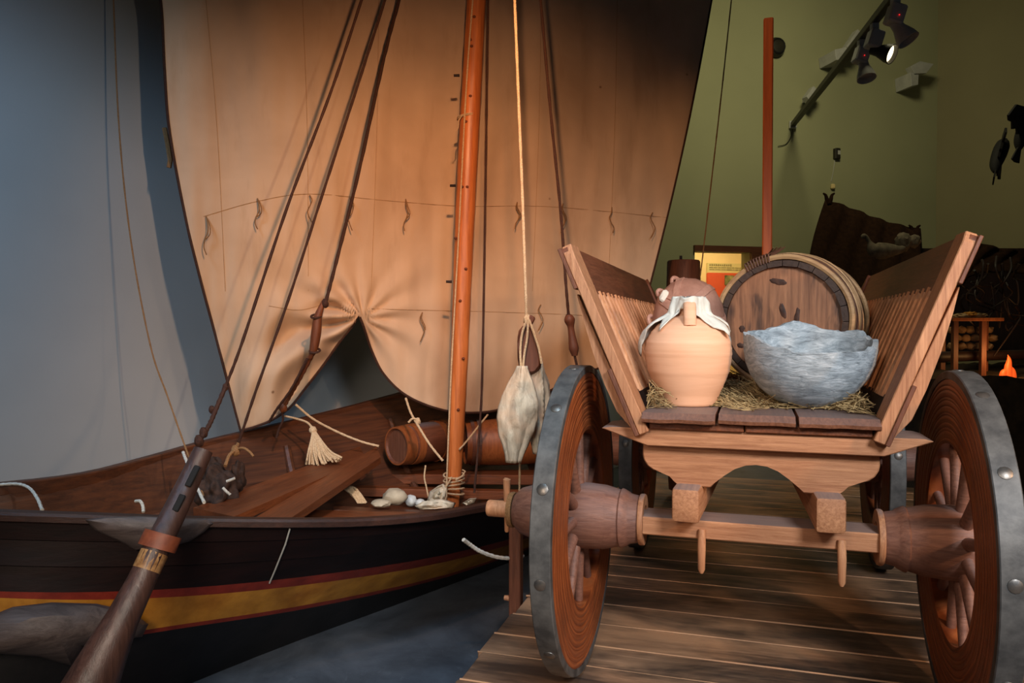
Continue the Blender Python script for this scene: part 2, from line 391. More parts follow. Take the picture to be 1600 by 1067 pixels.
# ------------------------------------------------------------------ the room
def wall(name, a, b, h, m, t=.12, z0=0):
    a = Vector((a[0], a[1], 0)); b = Vector((b[0], b[1], 0)); d = b - a; ang = math.atan2(d.y, d.x)
    nrm = Vector((-d.y, d.x, 0)).normalized()
    mb = MB(); mb.box((d.length / 2, t / 2, z0 + (h - z0) / 2), (d.length, t, h - z0))
    o = mb.build(name, m, smooth=False); o.location = a; o.rotation_euler = (0, 0, ang)
    return tag(o, kind='structure')
HT = 6.2
WL0, WL1 = (-4.66, .83), (1.56, 8.98)
WB1 = (5.45, 9.9)
WR1 = (8.6, 4.6)
wall('wall_left', WL0, WL1, HT, M['wall_l'])
wall('wall_right', WB1, WR1, HT, M['wall_r'])
tag(MB().box((1.5, 3.5, -.05), (18, 16, .1)).build('floor', M['floor'], smooth=False), kind='structure')
tag(MB().box((1.5, 3.5, HT + .05), (18, 16, .1)).build('ceiling', M['wall_r'], smooth=False), kind='structure')
# back wall with the doorway
bw = Vector((WB1[0] - WL1[0], WB1[1] - WL1[1], 0)); bl = bw.length; bang = math.atan2(bw.y, bw.x); bdir = bw.normalized()
def on_back(px):  # distance along the back wall met by a sight line
    k = (px - CXp) / F
    # x = WL1x + s*dx ; y = WL1y + s*dy ; x = k*y
    return (k * WL1[1] - WL1[0]) / (bdir.x - k * bdir.y)
s0, s1 = on_back(1085), on_back(1171)
s2 = on_back(1196)
Yd = WL1[1] + bdir.y * s0; ztop = P(1085, 392, Yd).z
mb = MB()
mb.box((s0 / 2, .1, HT / 2), (s0, .2, HT)); mb.box(((s1 + bl) / 2, .1, HT / 2), (bl - s1, .2, HT))
mb.box(((s0 + s1) / 2, .1, (HT + ztop) / 2), (s1 - s0, .2, HT - ztop))
o = mb.build('wall_back', M['wall_b'], smooth=False); o.location = (*WL1, 0); o.rotation_euler = (0, 0, bang); tag(o, kind='structure')
mb = MB(); mb.box(((s0 + s2) / 2 , -.02, ztop + .03), (s2 - s0 + .04, .05, .07)); mb.box(((s1 + s2) / 2, -.02, ztop / 2), (s2 - s1, .05, ztop)); 
o = mb.build('door_1', M['brownX'], smooth=False); o.location = (*WL1, 0); o.rotation_euler = (0, 0, bang); tag(o, kind='structure')
# the lit room beyond the doorway
M['wall_y'] = plain('cream_yellow_wall', (224, 200, 140), (232, 208, 150), 3, .9, 0)
M['orange_panel'] = plain('orange_red_panel', (206, 84, 50), (214, 92, 56), 3, .7, 0)
mb = MB(); mb.box(((s0 + s1) / 2 + .3, 2.2, 1.6), (4.5, .1, 3.2)); mb.box((s0 - .9, 1.2, 1.6), (.1, 2.0, 3.2)); mb.box((s1 + 1.9, 1.2, 1.6), (.1, 2.0, 3.2)); mb.box(((s0 + s1) / 2 + .3, 1.2, 3.25), (4.5, 2.2, .1))
o = mb.build('wall_inner_room', M['wall_y'], smooth=False); o.location = (*WL1, 0); o.rotation_euler = (0, 0, bang); tag(o, kind='structure')
Mb = Matrix.Translation((*WL1, 0)) @ Matrix.Rotation(bang, 4, 'Z')
l = bpy.data.lights.new('inner_room_lamp', 'POINT'); l.energy = 50; l.color = (1, .84, .60); l.shadow_soft_size = .1
lo = bpy.data.objects.new('inner_room_lamp', l); C.objects.link(lo); lo.location = Mb @ Vector(((s0 + s1) / 2 + .4, 1.0, 2.95))
# info panel on the inner room's wall
dp = thing('display_panel', 'orange and cream information panel lit up in the room beyond the doorway', 'display panel', Mb @ Vector((0, 2.12, 0)), bang)
def in_room(px, py):
    k = (px - CXp) / F; p0 = Mb @ Vector((0, 2.12, 0)); s = (k * p0.y - p0.x) / (bdir.x - k * bdir.y); y = p0.y + bdir.y * s
    return s, P(px, py, y).z
xa, za = in_room(1104, 412); xb, zb = in_room(1215, 428); _, zc = in_room(1150, 490)
MB().box(((xa + xb) / 2, 0, (za + zb) / 2), (xb - xa, .03, za - zb + .02)).build('header_board', plain('cream_panel', (206, 192, 130), (210, 196, 136), 3, .8, 0), dp, smooth=False)
MB().box(((xa + xb) / 2, -.005, (zb + zc) / 2), (xb - xa, .04, zb - zc)).build('panel_board', M['orange_panel'], dp, smooth=False)
ph = plain('landscape_photo', (70, 84, 50), (196, 186, 120), 9, .5, 0)
for (qx, qy) in ((1137, 438), (1156, 437), (1137, 458), (1156, 457), (1174, 437), (1174, 457)):
    x_, z_ = in_room(qx, qy); mb = MB(); mb.box((x_, -.035, z_), (.145, .012, .145)); mb.build('picture', ph, dp, smooth=False)
mb = MB()
tm = plain('grey_lettering', (136, 128, 84), (150, 140, 92), 3, .8, 0)
random.seed(3)
for (row, y_, h_, x0_, x1_) in ((0, 414, .035, 1107, 1140), (1, 418, .014, 1107, 1162), (2, 421, .012, 1107, 1158)):
    x_ = in_room(x0_, y_)[0]; xe = in_room(x1_, y_)[0]; z_ = in_room(x0_, y_)[1]
    while x_ < xe:
        L = random.uniform(.03, .09) if row else .022; mb.box((x_ + L / 2, -.019, z_), (L, .006, h_ * random.uniform(.6, 1))); x_ += L + .012
mb.build('lettering', tm, dp, smooth=False)

# ------------------------------------------------------------------ plank platform under the cart
A = R(17.4); O = P(905, 500, 2.78); ZD = .31
CO = Vector((O.x, O.y, ZD))
plat = thing('plank_platform', 'low platform of worn brown boards under the wooden cart', 'platform', (O.x, O.y, 0), -A)
random.seed(11)
vv = -2.0; k = 0
while vv < 3.7:
    wd = random.uniform(.165, .235)
    le = -.385 + random.uniform(-.012, .012)
    rot = Matrix.Rotation(R(1.1 + random.uniform(-.3, .5)), 3, 'X')
    mb = MB(); mb.box(((le + 2.35) / 2, vv + wd / 2, ZD - .013 + random.uniform(-.002, .002)), (2.35 - le, wd - .004, .038), rot, .005)
    pl = mb.build('plank', M['deck'], plat, ang=25)
    mb = MB(); zz = ZD + .002
    pts = [(x_, vv + .0035 + .0015 * math.sin(x_ * 3 + k), zz + .0022) for x_ in [le + (2.35 - le) * i / 40 for i in range(41)]]
    mb.tube(pts, [.0038 + .0034 * noise.noise(Vector((p[0] * 2.2, k * 3.1, 0))) for p in pts], 6)
    mb.build('pale_edge', M['deck_edge'], pl)  # thin pale strip along the near edge of each plank
    vv += wd; k += 1
MB().box((.98, .88, (ZD - .04) / 2), (2.65, 5.6, ZD - .042)).build('base', M['black'], plat, smooth=False)

# ------------------------------------------------------------------ the cart (local x across, y back, z up from the platform)
cart = thing('wooden_cart', 'four-wheeled oak cart with slatted sides carrying jars, bowl and barrel', 'cart', CO, -A)
RW = .55; UC = .613; UW = 1.226
def make_wheel(flip):
    s = -1 if flip else 1       # x towards the cart's middle
    mb = MB()
    prof = [(.312, -.03), (.33, -.036), (.505, -.036), (.52, -.028), (.52, .028), (.505, .034)]
    for g in range(11):
        r_ = .498 - g * .0165 + .004 * math.sin(g * 2.3); prof += [(r_, .034), (r_ - .002, .032), (r_ - .004, .034)]
    prof += [(.32, .034), (.312, .03), (.312, -.03)]
    mb.lathe(prof, 72, 'X'); bmesh.ops.scale(mb.bm, vec=(s, 1, 1), verts=mb.bm.verts)
    w_ = mb.build('wheel', M['rim'], None, ang=50)
    mb = MB(); mb.lathe([(.518, -.033), (.541, -.033), (.544, -.03), (.544, .03), (.541, .033), (.518, .033), (.518, -.033)], 72, 'X')
    mb.build('iron_tyre', M['iron'], w_, ang=30)
    for k in range(12):
        a = 2 * math.pi * (k + .3) / 12; c, s_ = math.cos(a), math.sin(a)
        MB().lathe([(0, -.0035), (.012, -.003), (.018, -.0005), (.019, .002), (.019, .006)], 12, 'Z', (0, 0, 0), None).build('nail', M['nail'], w_)
        nl = kids(w_)[-1]
        nl.rotation_euler = Vector((0, -c, -s_)).to_track_quat('Z', 'Y').to_euler(); nl.location = (0.0, c * .5445, s_ * .5445)
    # hub with beads
    hp = [(.0, .222), (.078, .222), (.083, .215), (.088, .19), (.094, .182), (.103, .165), (.105, .158), (.1, .152), (.101, .148), (.113, .10), (.118, .03), (.118, -.03), (.108, -.08), (.106, -.085), (.1, -.088), (.103, -.1), (.104, -.13), (.098, -.17), (.084, -.215), (.06, -.24), (0, -.242)]
    mb = MB(); mb.lathe(hp, 40, 'X'); bmesh.ops.scale(mb.bm, vec=(s, 1, 1), verts=mb.bm.verts); mb.build('hub', M['hub'], w_, ang=35)
    for k in range(12):
        a = 2 * math.pi * k / 12; c, s_ = math.cos(a), math.sin(a)
        MB().tube([(0, c * .10, s_ * .10), (0, c * .2, s_ * .2), (0, c * .325, s_ * .325)], [.021, .018, .015], 12).build('spoke', M['hub'], w_)
    mb = MB(); mb.lathe([(.05, .222), (.088, .222), (.09, .226), (.09, .236), (.088, .24), (.05, .24), (.05, .222)], 36, 'X'); bmesh.ops.scale(mb.bm, vec=(s, 1, 1), verts=mb.bm.verts)
    mb.build('washer', M['oakZ'], w_)
    mb = MB(); mb.lathe([(.045, -.243), (.064, -.243), (.066, -.25), (.064, -.262), (.045, -.262), (.045, -.243)], 32, 'X'); bmesh.ops.scale(mb.bm, vec=(s, 1, 1), verts=mb.bm.verts)
    mb.build('rope_collar', M['cord'], w_)
    mb = MB(); mb.lathe([(0, -.24), (.031, -.24), (.031, -.345), (.028, -.35), (0, -.352)], 24, 'X'); bmesh.ops.scale(mb.bm, vec=(s, 1, 1), verts=mb.bm.verts)
    mb.build('axle_end', M['slat'], w_, ang=30)
    mb = MB(); mb.tube([(-s * .274, 0, .115), (-s * .275, 0, .112), (-s * .276, .002, .05), (-s * .275, 0, -.08), (-s * .275, 0, -.086)], [.011, .0145, .012, .009, .006], 12)
    mb.build('linchpin', M['slat'], w_)
    return w_
wl = make_wheel(False); wl.parent = cart; wl.location = (0, 0, RW + .006)
wr = make_wheel(True); wr.parent = cart; wr.location = (UW, 0, RW + .006); wr.rotation_euler = (R(17), 0, 0)
wbl = copy_tree(wl, cart); wbl.location = (0, 1.6, RW + .006); wbl.rotation_euler = (R(40), 0, 0)
wbr = copy_tree(wr, cart); wbr.location = (UW, 1.6, RW + .006); wbr.rotation_euler = (R(70), 0, 0)
# axles
zax = RW + .006
for v0 in (0, 1.6):
    MB().box((UC, v0, zax - .004), (.775, .14, .062), None, .004).build('axle', M['oakX'], cart, ang=25)
for u_ in (.44, .875):
    MB().tube([(u_, -.075, .555), (u_, -.09, .5), (u_, -.09, .425), (u_, -.09, .412)], [.013, .014, .012, .006], 10).build('peg', M['slat'], cart)
# converging beams
for (u0, u1, z0) in ((.392, .50, .652), (.835, .73, .652)):
    a = Vector((u0, -.17, z0)); b = Vector((u1, 2.0, z0 + .01)); d = b - a
    rot = d.to_track_quat('Y', 'Z').to_matrix()
    MB().box((a + b) / 2, (.09, d.length, .112), rot, .012, 2).build('beam', M['oakY'], cart, ang=25)
# carved lower bolster
def c6(x, y): return (x / 2.7586 + 920, y / 2.7586 + 560)
def cart_uz(px, py, v):
    dx = (px - CXp) / F; dz = -(py - CYp) / F
    y = math.cos(PITCH) + dz * math.sin(PITCH); z = -math.sin(PITCH) + dz * math.cos(PITCH)
    Ux, Uy = math.cos(A), -math.sin(A); Vx, Vy = math.sin(A), math.cos(A)
    t = (v + O.x * Vx + O.y * Vy) / (dx * Vx + y * Vy); X, Y = dx * t, y * t
    return ((X - O.x) * Ux + (Y - O.y) * Uy, CZ + z * t - ZD)
half = [(-.37, .842), (-.372, .80), (-.368, .782), (-.355, .762), (-.335, .748), (-.30, .742), (-.278, .733), (-.262, .716), (-.255, .700), (-.145, .700), (-.132, .717), (-.105, .745), (-.07, .770), (-.035, .784), (0, .788)]
poly = [(UC + x, z) for x, z in half] + [(UC - x, z) for x, z in half[::-1][1:]]
for v0 in (-.08, 1.5):
    mb = MB(); mb.prism(poly, lambda p: Vector((p[0], v0, p[1])), lambda p: Vector((p[0], v0 + .13, p[1])), .004)
    mb.build('carved_bolster', M['oakX'], cart, ang=25)
top = [(.105, .892), (.262, .838), (.99, .838), (1.128, .890), (1.10, .897), (.14, .897)]
for v0 in (-.125, 1.45):
    mb = MB(); mb.prism(top, lambda p: Vector((p[0], v0, p[1])), lambda p: Vector((p[0], v0 + .2, p[1])), .003)
    mb.build('cross_beam', M['oakX'], cart, ang=25)
# bed planks
for (ua, ub, dz, f0) in ((.25, .485, .0, -.185), (.495, .73, .0, -.165), (.74, .975, 0, -.17)):
    n = 14; f = f0
    prof = lambda x: [(x, f, .925), (x, f - .004, .936), (x, f + .03, .954), (x, 2.02, .954), (x, 2.02, .922), (x, f + .01, .922)]
    rows = []
    for i in range(n + 1):
        x = ua + (ub - ua) * i / n; j = .006 * noise.noise(Vector((x * 22, f0 * 9, 0)))
        rows.append([Vector((x, y_ + (j if y_ < 0 else 0), z_ + (.25 * j if z_ < .95 else 0))) for (_, y_, z_) in prof(x)])
    mb = MB(); mb.grid(rows, True)
    mb.bm.verts.ensure_lookup_table()
    mb.bm.faces.new(mb.bm.verts[0:6]); mb.bm.faces.new(mb.bm.verts[-6:])
    mb.build('bed_plank', M['bedplank'], cart, ang=20)
for (ua, ub) in ((.27, .574), (.578, .955)):
    MB().box(((ua + ub) / 2, .92, .909), (ub - ua, 2.12, .024), None, .003).build('under_plank', M['redY'], cart, ang=25)
# slatted sides; panel frame: origin at foot, w up the slope, n outwards
def side(sg):
    ub, ut = (.257, -.012) if sg < 0 else (.968, 1.214)
    zb, zt = .885, 1.515
    foot = Vector((ub, 0, zb)); W = (Vector((ut, 0, zt)) - foot); Lw = W.length; W.normalize(); Nn = Vector((W.z, 0, -W.x)) * (1 if sg > 0 else -1); Vv = Vector((0, 1, 0))
    if Nn.x * sg < 0: Nn = -Nn
    fr = lambda v, w_, n_: foot + Vv * v + W * w_ + Nn * n_
    rotm = Matrix((Nn, Vv, W)).transposed()
    # board along the top is the panel part
    pr = [(-.16, Lw - .02), (-.15, Lw - .002), (-.12, Lw + .006), (1.84, Lw + .0), (1.88, Lw - .10), (1.88, Lw - .17), (-.03, Lw - .17), (-.06, Lw - .17)]
    mb = MB(); mb.prism(pr, lambda p: fr(p[0], p[1], -.004), lambda p: fr(p[0], p[1], .03), .003)
    pan = mb.build('side_panel', M['brownY'], cart, ang=25)
    mb = MB(); mb.prism([(-.02, .0), (1.9, .0), (1.9, .14), (-.02, .14)], lambda p: fr(p[0], p[1], -.002), lambda p: fr(p[0], p[1], .022), .002)
    mb.build('bottom_board', M['darkY'], pan, ang=25)
    # end stakes
    for (va, vb) in ((-.165, -.03), (1.86, 1.95)):
        mb = MB(); mb.prism([(va, 0), (va, Lw - .03), (va + .02, Lw + .004), (vb, Lw + .006 if va < 0 else Lw - .1), (vb, 0)], lambda p: fr(p[0], p[1], -.016), lambda p: fr(p[0], p[1], .018), .003)
        mb.build('stake', M['oakZ'] if va < 0 else M['brownZ'], pan, ang=25)
    # darker facing strips on the stake's outer edge
    for (wa, wb_, tk) in ((.0, .24 if sg < 0 else .20, .014), (Lw - .15, Lw + .0, .012)):
        mb = MB(); mb.prism([(-.17, wa), (-.17, wb_), (-.05, wb_), (-.05, wa)], lambda p: fr(p[0], p[1], .0185), lambda p: fr(p[0], p[1], .0185 + tk), .002)
        mb.build('facing_strip', M['brownZ'], pan, ang=25)
    # curved rave outside
    cr = [(.0, .03), (.02, .036), (.1, .064), (.2, .066), (.32, .06), (.45, .045), (.52, .034), (.52, .031), (.0, .021)]
    mb = MB(); mb.prism(cr, lambda p: fr(-.135, p[0] - .0, p[1] + .0), lambda p: fr(-.05, p[0], p[1]), .002)
    mb.build('curved_brace', M['oakZ'], pan, ang=25)
    k = 0; v = .0
    while v < 1.84:
        r = .0185 + .0015 * math.sin(k * 2.7)
        jx = .004 * math.sin(k * 5.1)
        mb = MB(); mb.tube([fr(v, .13, .008 + jx), fr(v + .006 * math.sin(k), (Lw) * .55, .008), fr(v, Lw - .16, .008)], [r, r * 1.02, r * .95], 8)
        mb.build('slat', M['slat'], pan); v += .086; k += 1
    return pan
side(-1); side(1)

# ------------------------------------------------------------------ cargo
def CW(u, v, z):  # cart local -> world
    return Vector((O.x + u * math.cos(A) + v * math.sin(A), O.y - u * math.sin(A) + v * math.cos(A), ZD + z))
def at_bed(px, py, z=.954):
    p = PZ(px, py, z + ZD); return p
ZB = .9545
# tall jug
jp = PZ(1075, 632, ZB + ZD)
JS = (1.05, 1.05, .965)
jug = thing('terracotta_jug', 'pale terracotta jug with white cloth tied round its neck, at cart front', 'jug', jp, R(-100))
pf = [(0, .003), (.088, 0), (.093, .004), (.101, .03), (.122, .08), (.139, .13), (.1465, .18), (.1475, .205), (.143, .24), (.128, .275), (.105, .303), (.075, .325), (.05, .335), (.042, .345), (.040, .375), (.044, .392), (.048, .398), (.04, .398), (.034, .38), (.034, .345), (0, .34)]
ripple = []
for (a, b), (c, d) in zip(pf, pf[1:]):
    for q in range(4):
        t = q / 4; r_, h_ = a + (c - a) * t, b + (d - b) * t
        ripple.append((r_ + (.0008 * math.sin(h_ * 300) if .02 < h_ < .32 and r_ > .06 else 0), h_))
ripple.append(pf[-1])
MB().lathe(ripple, 56).build('body', M['terracotta'], jug, ang=60)
mb = MB(); mb.tube(catmull([(.105, 0, .300), (.10, 0, .335), (.085, 0, .368), (.055, 0, .385), (.038, 0, .378)], 6), .021, 12, True, .55); mb.build('handle', M['terracotta'], jug, ang=60)
# cloth collar
rows = []
na = 72
random.seed(5)
def jr(h): 
    return interp([(b, a) for a, b in pf[1:17]], h)
for j in range(11):
    t = j / 10; row = []
    for k in range(na):
        a = 2 * math.pi * k / na
        near = .5 + .5 * math.cos(a)            # the handle side
        drop = (.115 + .04 * math.sin(a * 3 + .6) + .03 * math.sin(a * 7 + 1) + .012 * math.sin(a * 13)) * (1 - .75 * near ** 10)
        h = .402 - max(drop, .015) * 1.15 * t
        pl_ = .006 * math.sin(a * 11 + 3 * t) * t + .004 * math.sin(a * 23) * t
        base = max(jr(min(h, .398)), .046)
        out = base + .008 + .020 * math.sin(t * math.pi * .85) * (1 - near ** 4) + pl_
        if near > .93: out += .022 * (near - .93) / .07
        row.append(Vector((out * math.cos(a), out * math.sin(a), h + .004 * math.sin(a * 9))))
    rows.append(row)
rows.insert(0, [Vector((.03 * math.cos(2*math.pi*k/na), .03 * math.sin(2*math.pi*k/na), .404 + .003 * math.sin(k))) for k in range(na)])
mb = MB(); mb.grid(rows, True); o = mb.build('cloth_cover', M['white_cloth'], jug, ang=80); solid(o, .003, 1); tag(o, 'crumpled off-white cloth')

jug.scale = JS
# soapstone bowl
bp = PZ(1265, 636, ZB + ZD)
bowl = thing('stone_bowl', 'large blue-grey stone bowl with a broken ragged rim, at cart front', 'bowl', bp + Vector((0, .01, 0)), 0)
nb = 120
def rimh(a):  # a: world angle; -90deg faces the camera
    x = math.cos(a); back = math.sin(a)
    h = .238 + .012 * noise.noise(Vector((math.cos(a) * 5, math.sin(a) * 5, 3))) + .006 * noise.noise(Vector((math.cos(a) * 17, math.sin(a) * 17, 3)))
    h += .032 * back
    h += .022 * math.exp(-((x - .93) / .07) ** 2) + .018 * math.exp(-((x + .98) / .05) ** 2)
    if back > 0: h += .03 * math.exp(-((x - .15) / .30) ** 2) * min(1, back * 2) + .008 * min(1, back*2)
    else: h += -.004 + .012 * math.exp(-((x + .95) / .1) ** 2) - .014 * math.exp(-((x + .3) / .3) ** 2)
    return h
prb = [(0, 0), (.045, .0), (.085, .008), (.125, .03), (.165, .065), (.197, .108), (.215, .155), (.2225, .20), (.2235, 1.0)]
rows = []
for j, (r, h) in enumerate(prb):
    row = []
    for k in range(nb):
        a = 2 * math.pi * k / nb
        H = rimh(a); hh = H if h == 1.0 else h
        q = 1 + .014 * noise.noise(Vector((math.cos(a) * 1.6, math.sin(a) * 1.6, hh * 8)))+ .006 * noise.noise(Vector((math.cos(a) * 8, math.sin(a) * 8, hh * 25)))
        row.append(Vector((r * q * math.cos(a), r * q * math.sin(a), hh)))
    rows.append(row)
for (rr, dh) in ((.205, -.001), (.197, -.02), (.188, -.05), (.16, -.12), (.11, -.17), (.0001, -.19)):
    rows.append([Vector((rr * (1 + .012 * noise.noise(Vector((math.cos(2*math.pi*k/nb)*6, math.sin(2*math.pi*k/nb)*6, dh*20)))) * math.cos(2*math.pi*k/nb), rr * math.sin(2*math.pi*k/nb), (rimh(2*math.pi*k/nb) if dh > -.03 else .236) + dh)) for k in range(nb)])
rows[0] = [Vector((.0001 * math.cos(2*math.pi*k/nb), .0001 * math.sin(2*math.pi*k/nb), 0)) for k in range(nb)]
mb = MB(); mb.grid(rows, True); mb.build('bowl_body', M['soapstone'], bowl, ang=50)

# wrapped pot
pp = CW(.341, .58, ZB)
pot = thing('wrapped_jar', 'pinkish round jar wrapped in crossed leather straps, behind the cloth-topped jug', 'jar', pp + Vector((0, 0, .02)), 0)
pr = [(0, 0), (.09, 0), (.115, .03), (.14, .10), (.152, .18), (.152, .24), (.138, .30), (.11, .345), (.07, .375), (.03, .388), (0, .39)]
def prr(h): return interp([(b, a) for a, b in pr], h)
mb = MB(); mb.lathe(pr, 48); mb.build('body', M['hide'], pot, ang=60)
def band(name, n_, off, wdt):
    n_ = Vector(n_).normalized(); e1 = n_.orthogonal().normalized(); e2 = n_.cross(e1); pts = []
    mb = MB(); rows = []
    for k in range(49):
        a = 2 * math.pi * k / 48; row = []
        for s_ in (-1, -.9, 0, .9, 1):
            d = (e1 * math.cos(a) + e2 * math.sin(a)); c = Vector((0, 0, .20)) + n_ * (off + s_ * wdt / 2)
            # march out until the surface
            r = .0; p = c
            for it in range(80):
                q = c + d * (it * .004); 
                hq = q.z
                if hq < 0 or hq > .388 or math.hypot(q.x, q.y) > prr(hq): break
                p = q
            row.append(p + d * (.006 if abs(s_) < .95 else .001))
        rows.append(row)
    mb.grid(rows); return mb.build(name, M['hidestrap'], pot, ang=50)
band('strap', (.5, .1, .8), .05, .035); band('strap', (-.6, .2, .75), .06, .03); band('strap', (.9, -.5, .2), .01, .03)
band('strap', (-.3, -.8, .6), -.03, .03); band('strap', (.25, -.3, .95), .09, .028)
for (a, h) in ((2.9, .235), (2.6, .33), (2.2, .372)):
    c = Vector((prr(h) * math.cos(a), prr(h) * math.sin(a) - .03, h)); mb = MB()
    d = Vector((math.cos(a) * .6, -.2, .7 if h > .3 else .3)).normalized(); sd = Vector((0, .5, .8)) if h < .3 else Vector((.8, .3, 0))
    pts = [c + d * (.024 * math.sin(t * math.pi / 8)) + sd * (.026 * math.cos(t * math.pi / 8)) for t in range(9)]
    mb.tube(pts, .008, 8); mb.build('ring_handle', M['hidestrap'], pot)
mb = MB(); mb.box((-.115, -.06, .325), (.03, .03, .045), Matrix.Rotation(.6, 3, 'Y'), .008); mb.build('cloth_tuft', M['white_cloth'], pot)

pot.scale = (1, 1, 1.2)
# barrel (axis local Y, front head at y=0)
Lb = .60; rb = .262; rbul = .293
bz = ZB + .012 + rbul
bfront = P(1222, 488, 3.14); bfront.z = ZD + bz
barrel = thing('willow_hooped_barrel', 'large oak barrel bound with willow hoops, lying on the cart behind the bowl', 'barrel', bfront, R(-29))
def br(y): t = y / Lb; return rb + (rbul - rb) * math.sin(math.pi * min(max(t, 0), 1))
mb = MB()
ns = 24
for k in range(ns):
    a0 = 2*math.pi*(k + .02)/ns; a1 = 2*math.pi*(k + .98)/ns; rows = []
    for j in range(13):
        y = -.0 + Lb * j / 12; r = br(y) - .012; rows.append([Vector((q * math.sin(a), y, q * math.cos(a))) for q, a in ((r - .022, a0), (r, a0), (r + .001, (a0+a1)/2), (r, a1), (r - .022, a1))])
    V0 = len(mb.bm.verts); mb.grid(rows, True); mb.bm.verts.ensure_lookup_table()
    mb.bm.faces.new(mb.bm.verts[V0:V0+5]); mb.bm.faces.new(mb.bm.verts[len(mb.bm.verts)-5:])
mb.build('staves', M['stave'], barrel, ang=30)
mb = MB(); mb.lathe([(0, .022), (rb - .034, .022), (rb - .030, .026), (rb - .03, .045), (0, .045)], 48, 'Y')
mb.build('barrel_head', M['barrel_head'], barrel, ang=30)
M['headknot'] = plain('dark_wood_knot', (50, 30, 24), (92, 58, 42), 30, .6, .3)
for (kx, kz, ka, kb, kr) in ((-.02, .165, .034, .013, .2), (.0, .045, .012, .030, -.3), (.055, .02, .010, .036, .15), (-.165, -.03, .012, .014, 0), (.10, -.06, .009, .03, -.1), (-.17, -.10, .016, .010, .3)):
    mb = MB(); mb.ball((0, 0, 0), (ka, .0022, kb), 3, .35, kx * 40, 1.6)
    bmesh.ops.rotate(mb.bm, matrix=Matrix.Rotation(kr, 3, 'Y'), verts=mb.bm.verts); bmesh.ops.translate(mb.bm, verts=mb.bm.verts, vec=(kx, .0215, kz)); mb.build('knot', M['headknot'], barrel)
mb = MB(); mb.lathe([(0, Lb - .05), (rb - .03, Lb - .05), (rb - .03, Lb - .022), (0, Lb - .022)], 48, 'Y'); mb.build('barrel_head', M['barrel_head'], barrel, ang=30)
random.seed(4)
for y0 in [.012, .034, .056, .078, .1, .122, .144, .166] + [Lb - q for q in (.012, .034, .056, .078, .1, .122, .144, .166)]:
    mb = MB(); ph0 = random.random() * 6
    pts = []
    for k in range(65):
        a = 2*math.pi*k/64; yy = y0 + .004 * math.sin(a * 2 + ph0); r = br(yy) + .0 + .002 * math.sin(5 * a + ph0)
        pts.append(Vector((r * math.sin(a), yy, r * math.cos(a))))
    mb.tube(pts, .0125 if random.random() < .7 else .010, 7, False)
    mb.build('willow_hoop', M['withy_pale'] if random.random() < .4 else M['withy_dark'], barrel)
mb = MB()   # withy binding and loose tips at the top left
for q in range(9):
    a = R(-12 - q * 2.6); r = rb + .006
    pts = [Vector(((r + e) * math.sin(a + de), y_, (r + e) * math.cos(a + de))) for (e, y_, de) in ((-.02, -.003, 0), (.014, -.003, .01), (.019, .02, .02), (.016, .06, .03), (-.002, .075, .03))]
    mb.tube(pts, .004, 6)
for q in range(4):
    a = R(-10 - q * 3); pts = [Vector(((rb + .016) * math.sin(a), .02 + q * .01, (rb + .016) * math.cos(a))), Vector(((rb + .03) * math.sin(a + .12), .02 + q * .012, (rb + .03) * math.cos(a + .12))), Vector(((rb + .05 - .006 * q) * math.sin(a + .2), .015, (rb + .045) * math.cos(a + .2)))]
    mb.tube(pts, [.006, .005, .002], 6)
mb.build('binding', M['withy_dark'], barrel)

# straw heap
random.seed(21)
mb = MB()
inv = Matrix.Rotation(0, 3, 'Z')
def heap(u, v):
    return .006 + .055 * max(0, min(1, (v - .08) / .3)) 
for i in range(2600):
    u = random.uniform(.27, .96); v = random.uniform(.10, 1.1) if random.random() < .6 else random.uniform(.1, .45)
    if (u < .33 or u > .9 or .52 < u < .62) and random.random() < .3: v -= .13
    h = heap(u, v) * random.random() ** .6
    a = random.uniform(0, math.pi) if random.random() < .6 else random.gauss(0, .4); L = random.uniform(.03, .11); b = random.uniform(-.25, .35)
    d = Vector((math.cos(a), math.sin(a), b * .5)); cv = random.uniform(-.02, .02)
    pts = [Vector((u, v, ZB + h)) + d * (L * t) + Vector((-d.y, d.x, .6)) * (cv * 4 * t * (1 - t)) for t in (-.5, -.15, .2, .5)]
    for p in pts: p.z = max(p.z, ZB + .003); p.x = min(max(p.x, .245 - (p.z - ZB) * .35), .98 + (p.z - ZB) * .35)
    mb.tube([CW(*p) for p in pts], random.uniform(.0011, .0022), 3, False)
for i in range(70):   # stray stalks by the left stake and right edge
    c = Vector((.275, .0, .99)) if i < 35 else Vector((.93, .02, .975)); d = Vector((random.gauss(0, 1), random.gauss(0, 1), random.gauss(0, .5))).normalized() * random.uniform(.03, .07)
    s_ = Vector((random.gauss(0, .012), random.gauss(0, .03), random.gauss(0, .012)))
    pts = [c + s_ - d, c + s_ + Vector((0, 0, .012)), c + s_ + d]
    for p in pts: p.z = max(p.z, ZB + .003); p.x = min(max(p.x, .25), .975)
    mb.tube([CW(*p) for p in catmull(pts, 3)], .0016, 3, False)
o = mb.build('straw', M['straw'], smooth=False, loc=CW(.6, .4, ZB)); tag(o, 'dry yellow straw bedding spread over the cart floor', 'straw', kind='stuff')

# leg prop and post by the platform's left corner
o = MB().box((-.355, .18, .44), (.05, .06, .255), None, .004)
sp = CW(-.43, .62, -ZD)
st = thing('support_post', 'narrow brown wooden post standing on the floor behind the left front wheel', 'post', sp, -A)
MB().box((0, 0, .38), (.055, .05, .76), None, .004).build('upright', M['brownZ'], st, ang=25)
MB().tube([(-.028, 0, .30), (-.055, 0, .30)], [.014, .012], 10).build('peg', M['slat'], st)

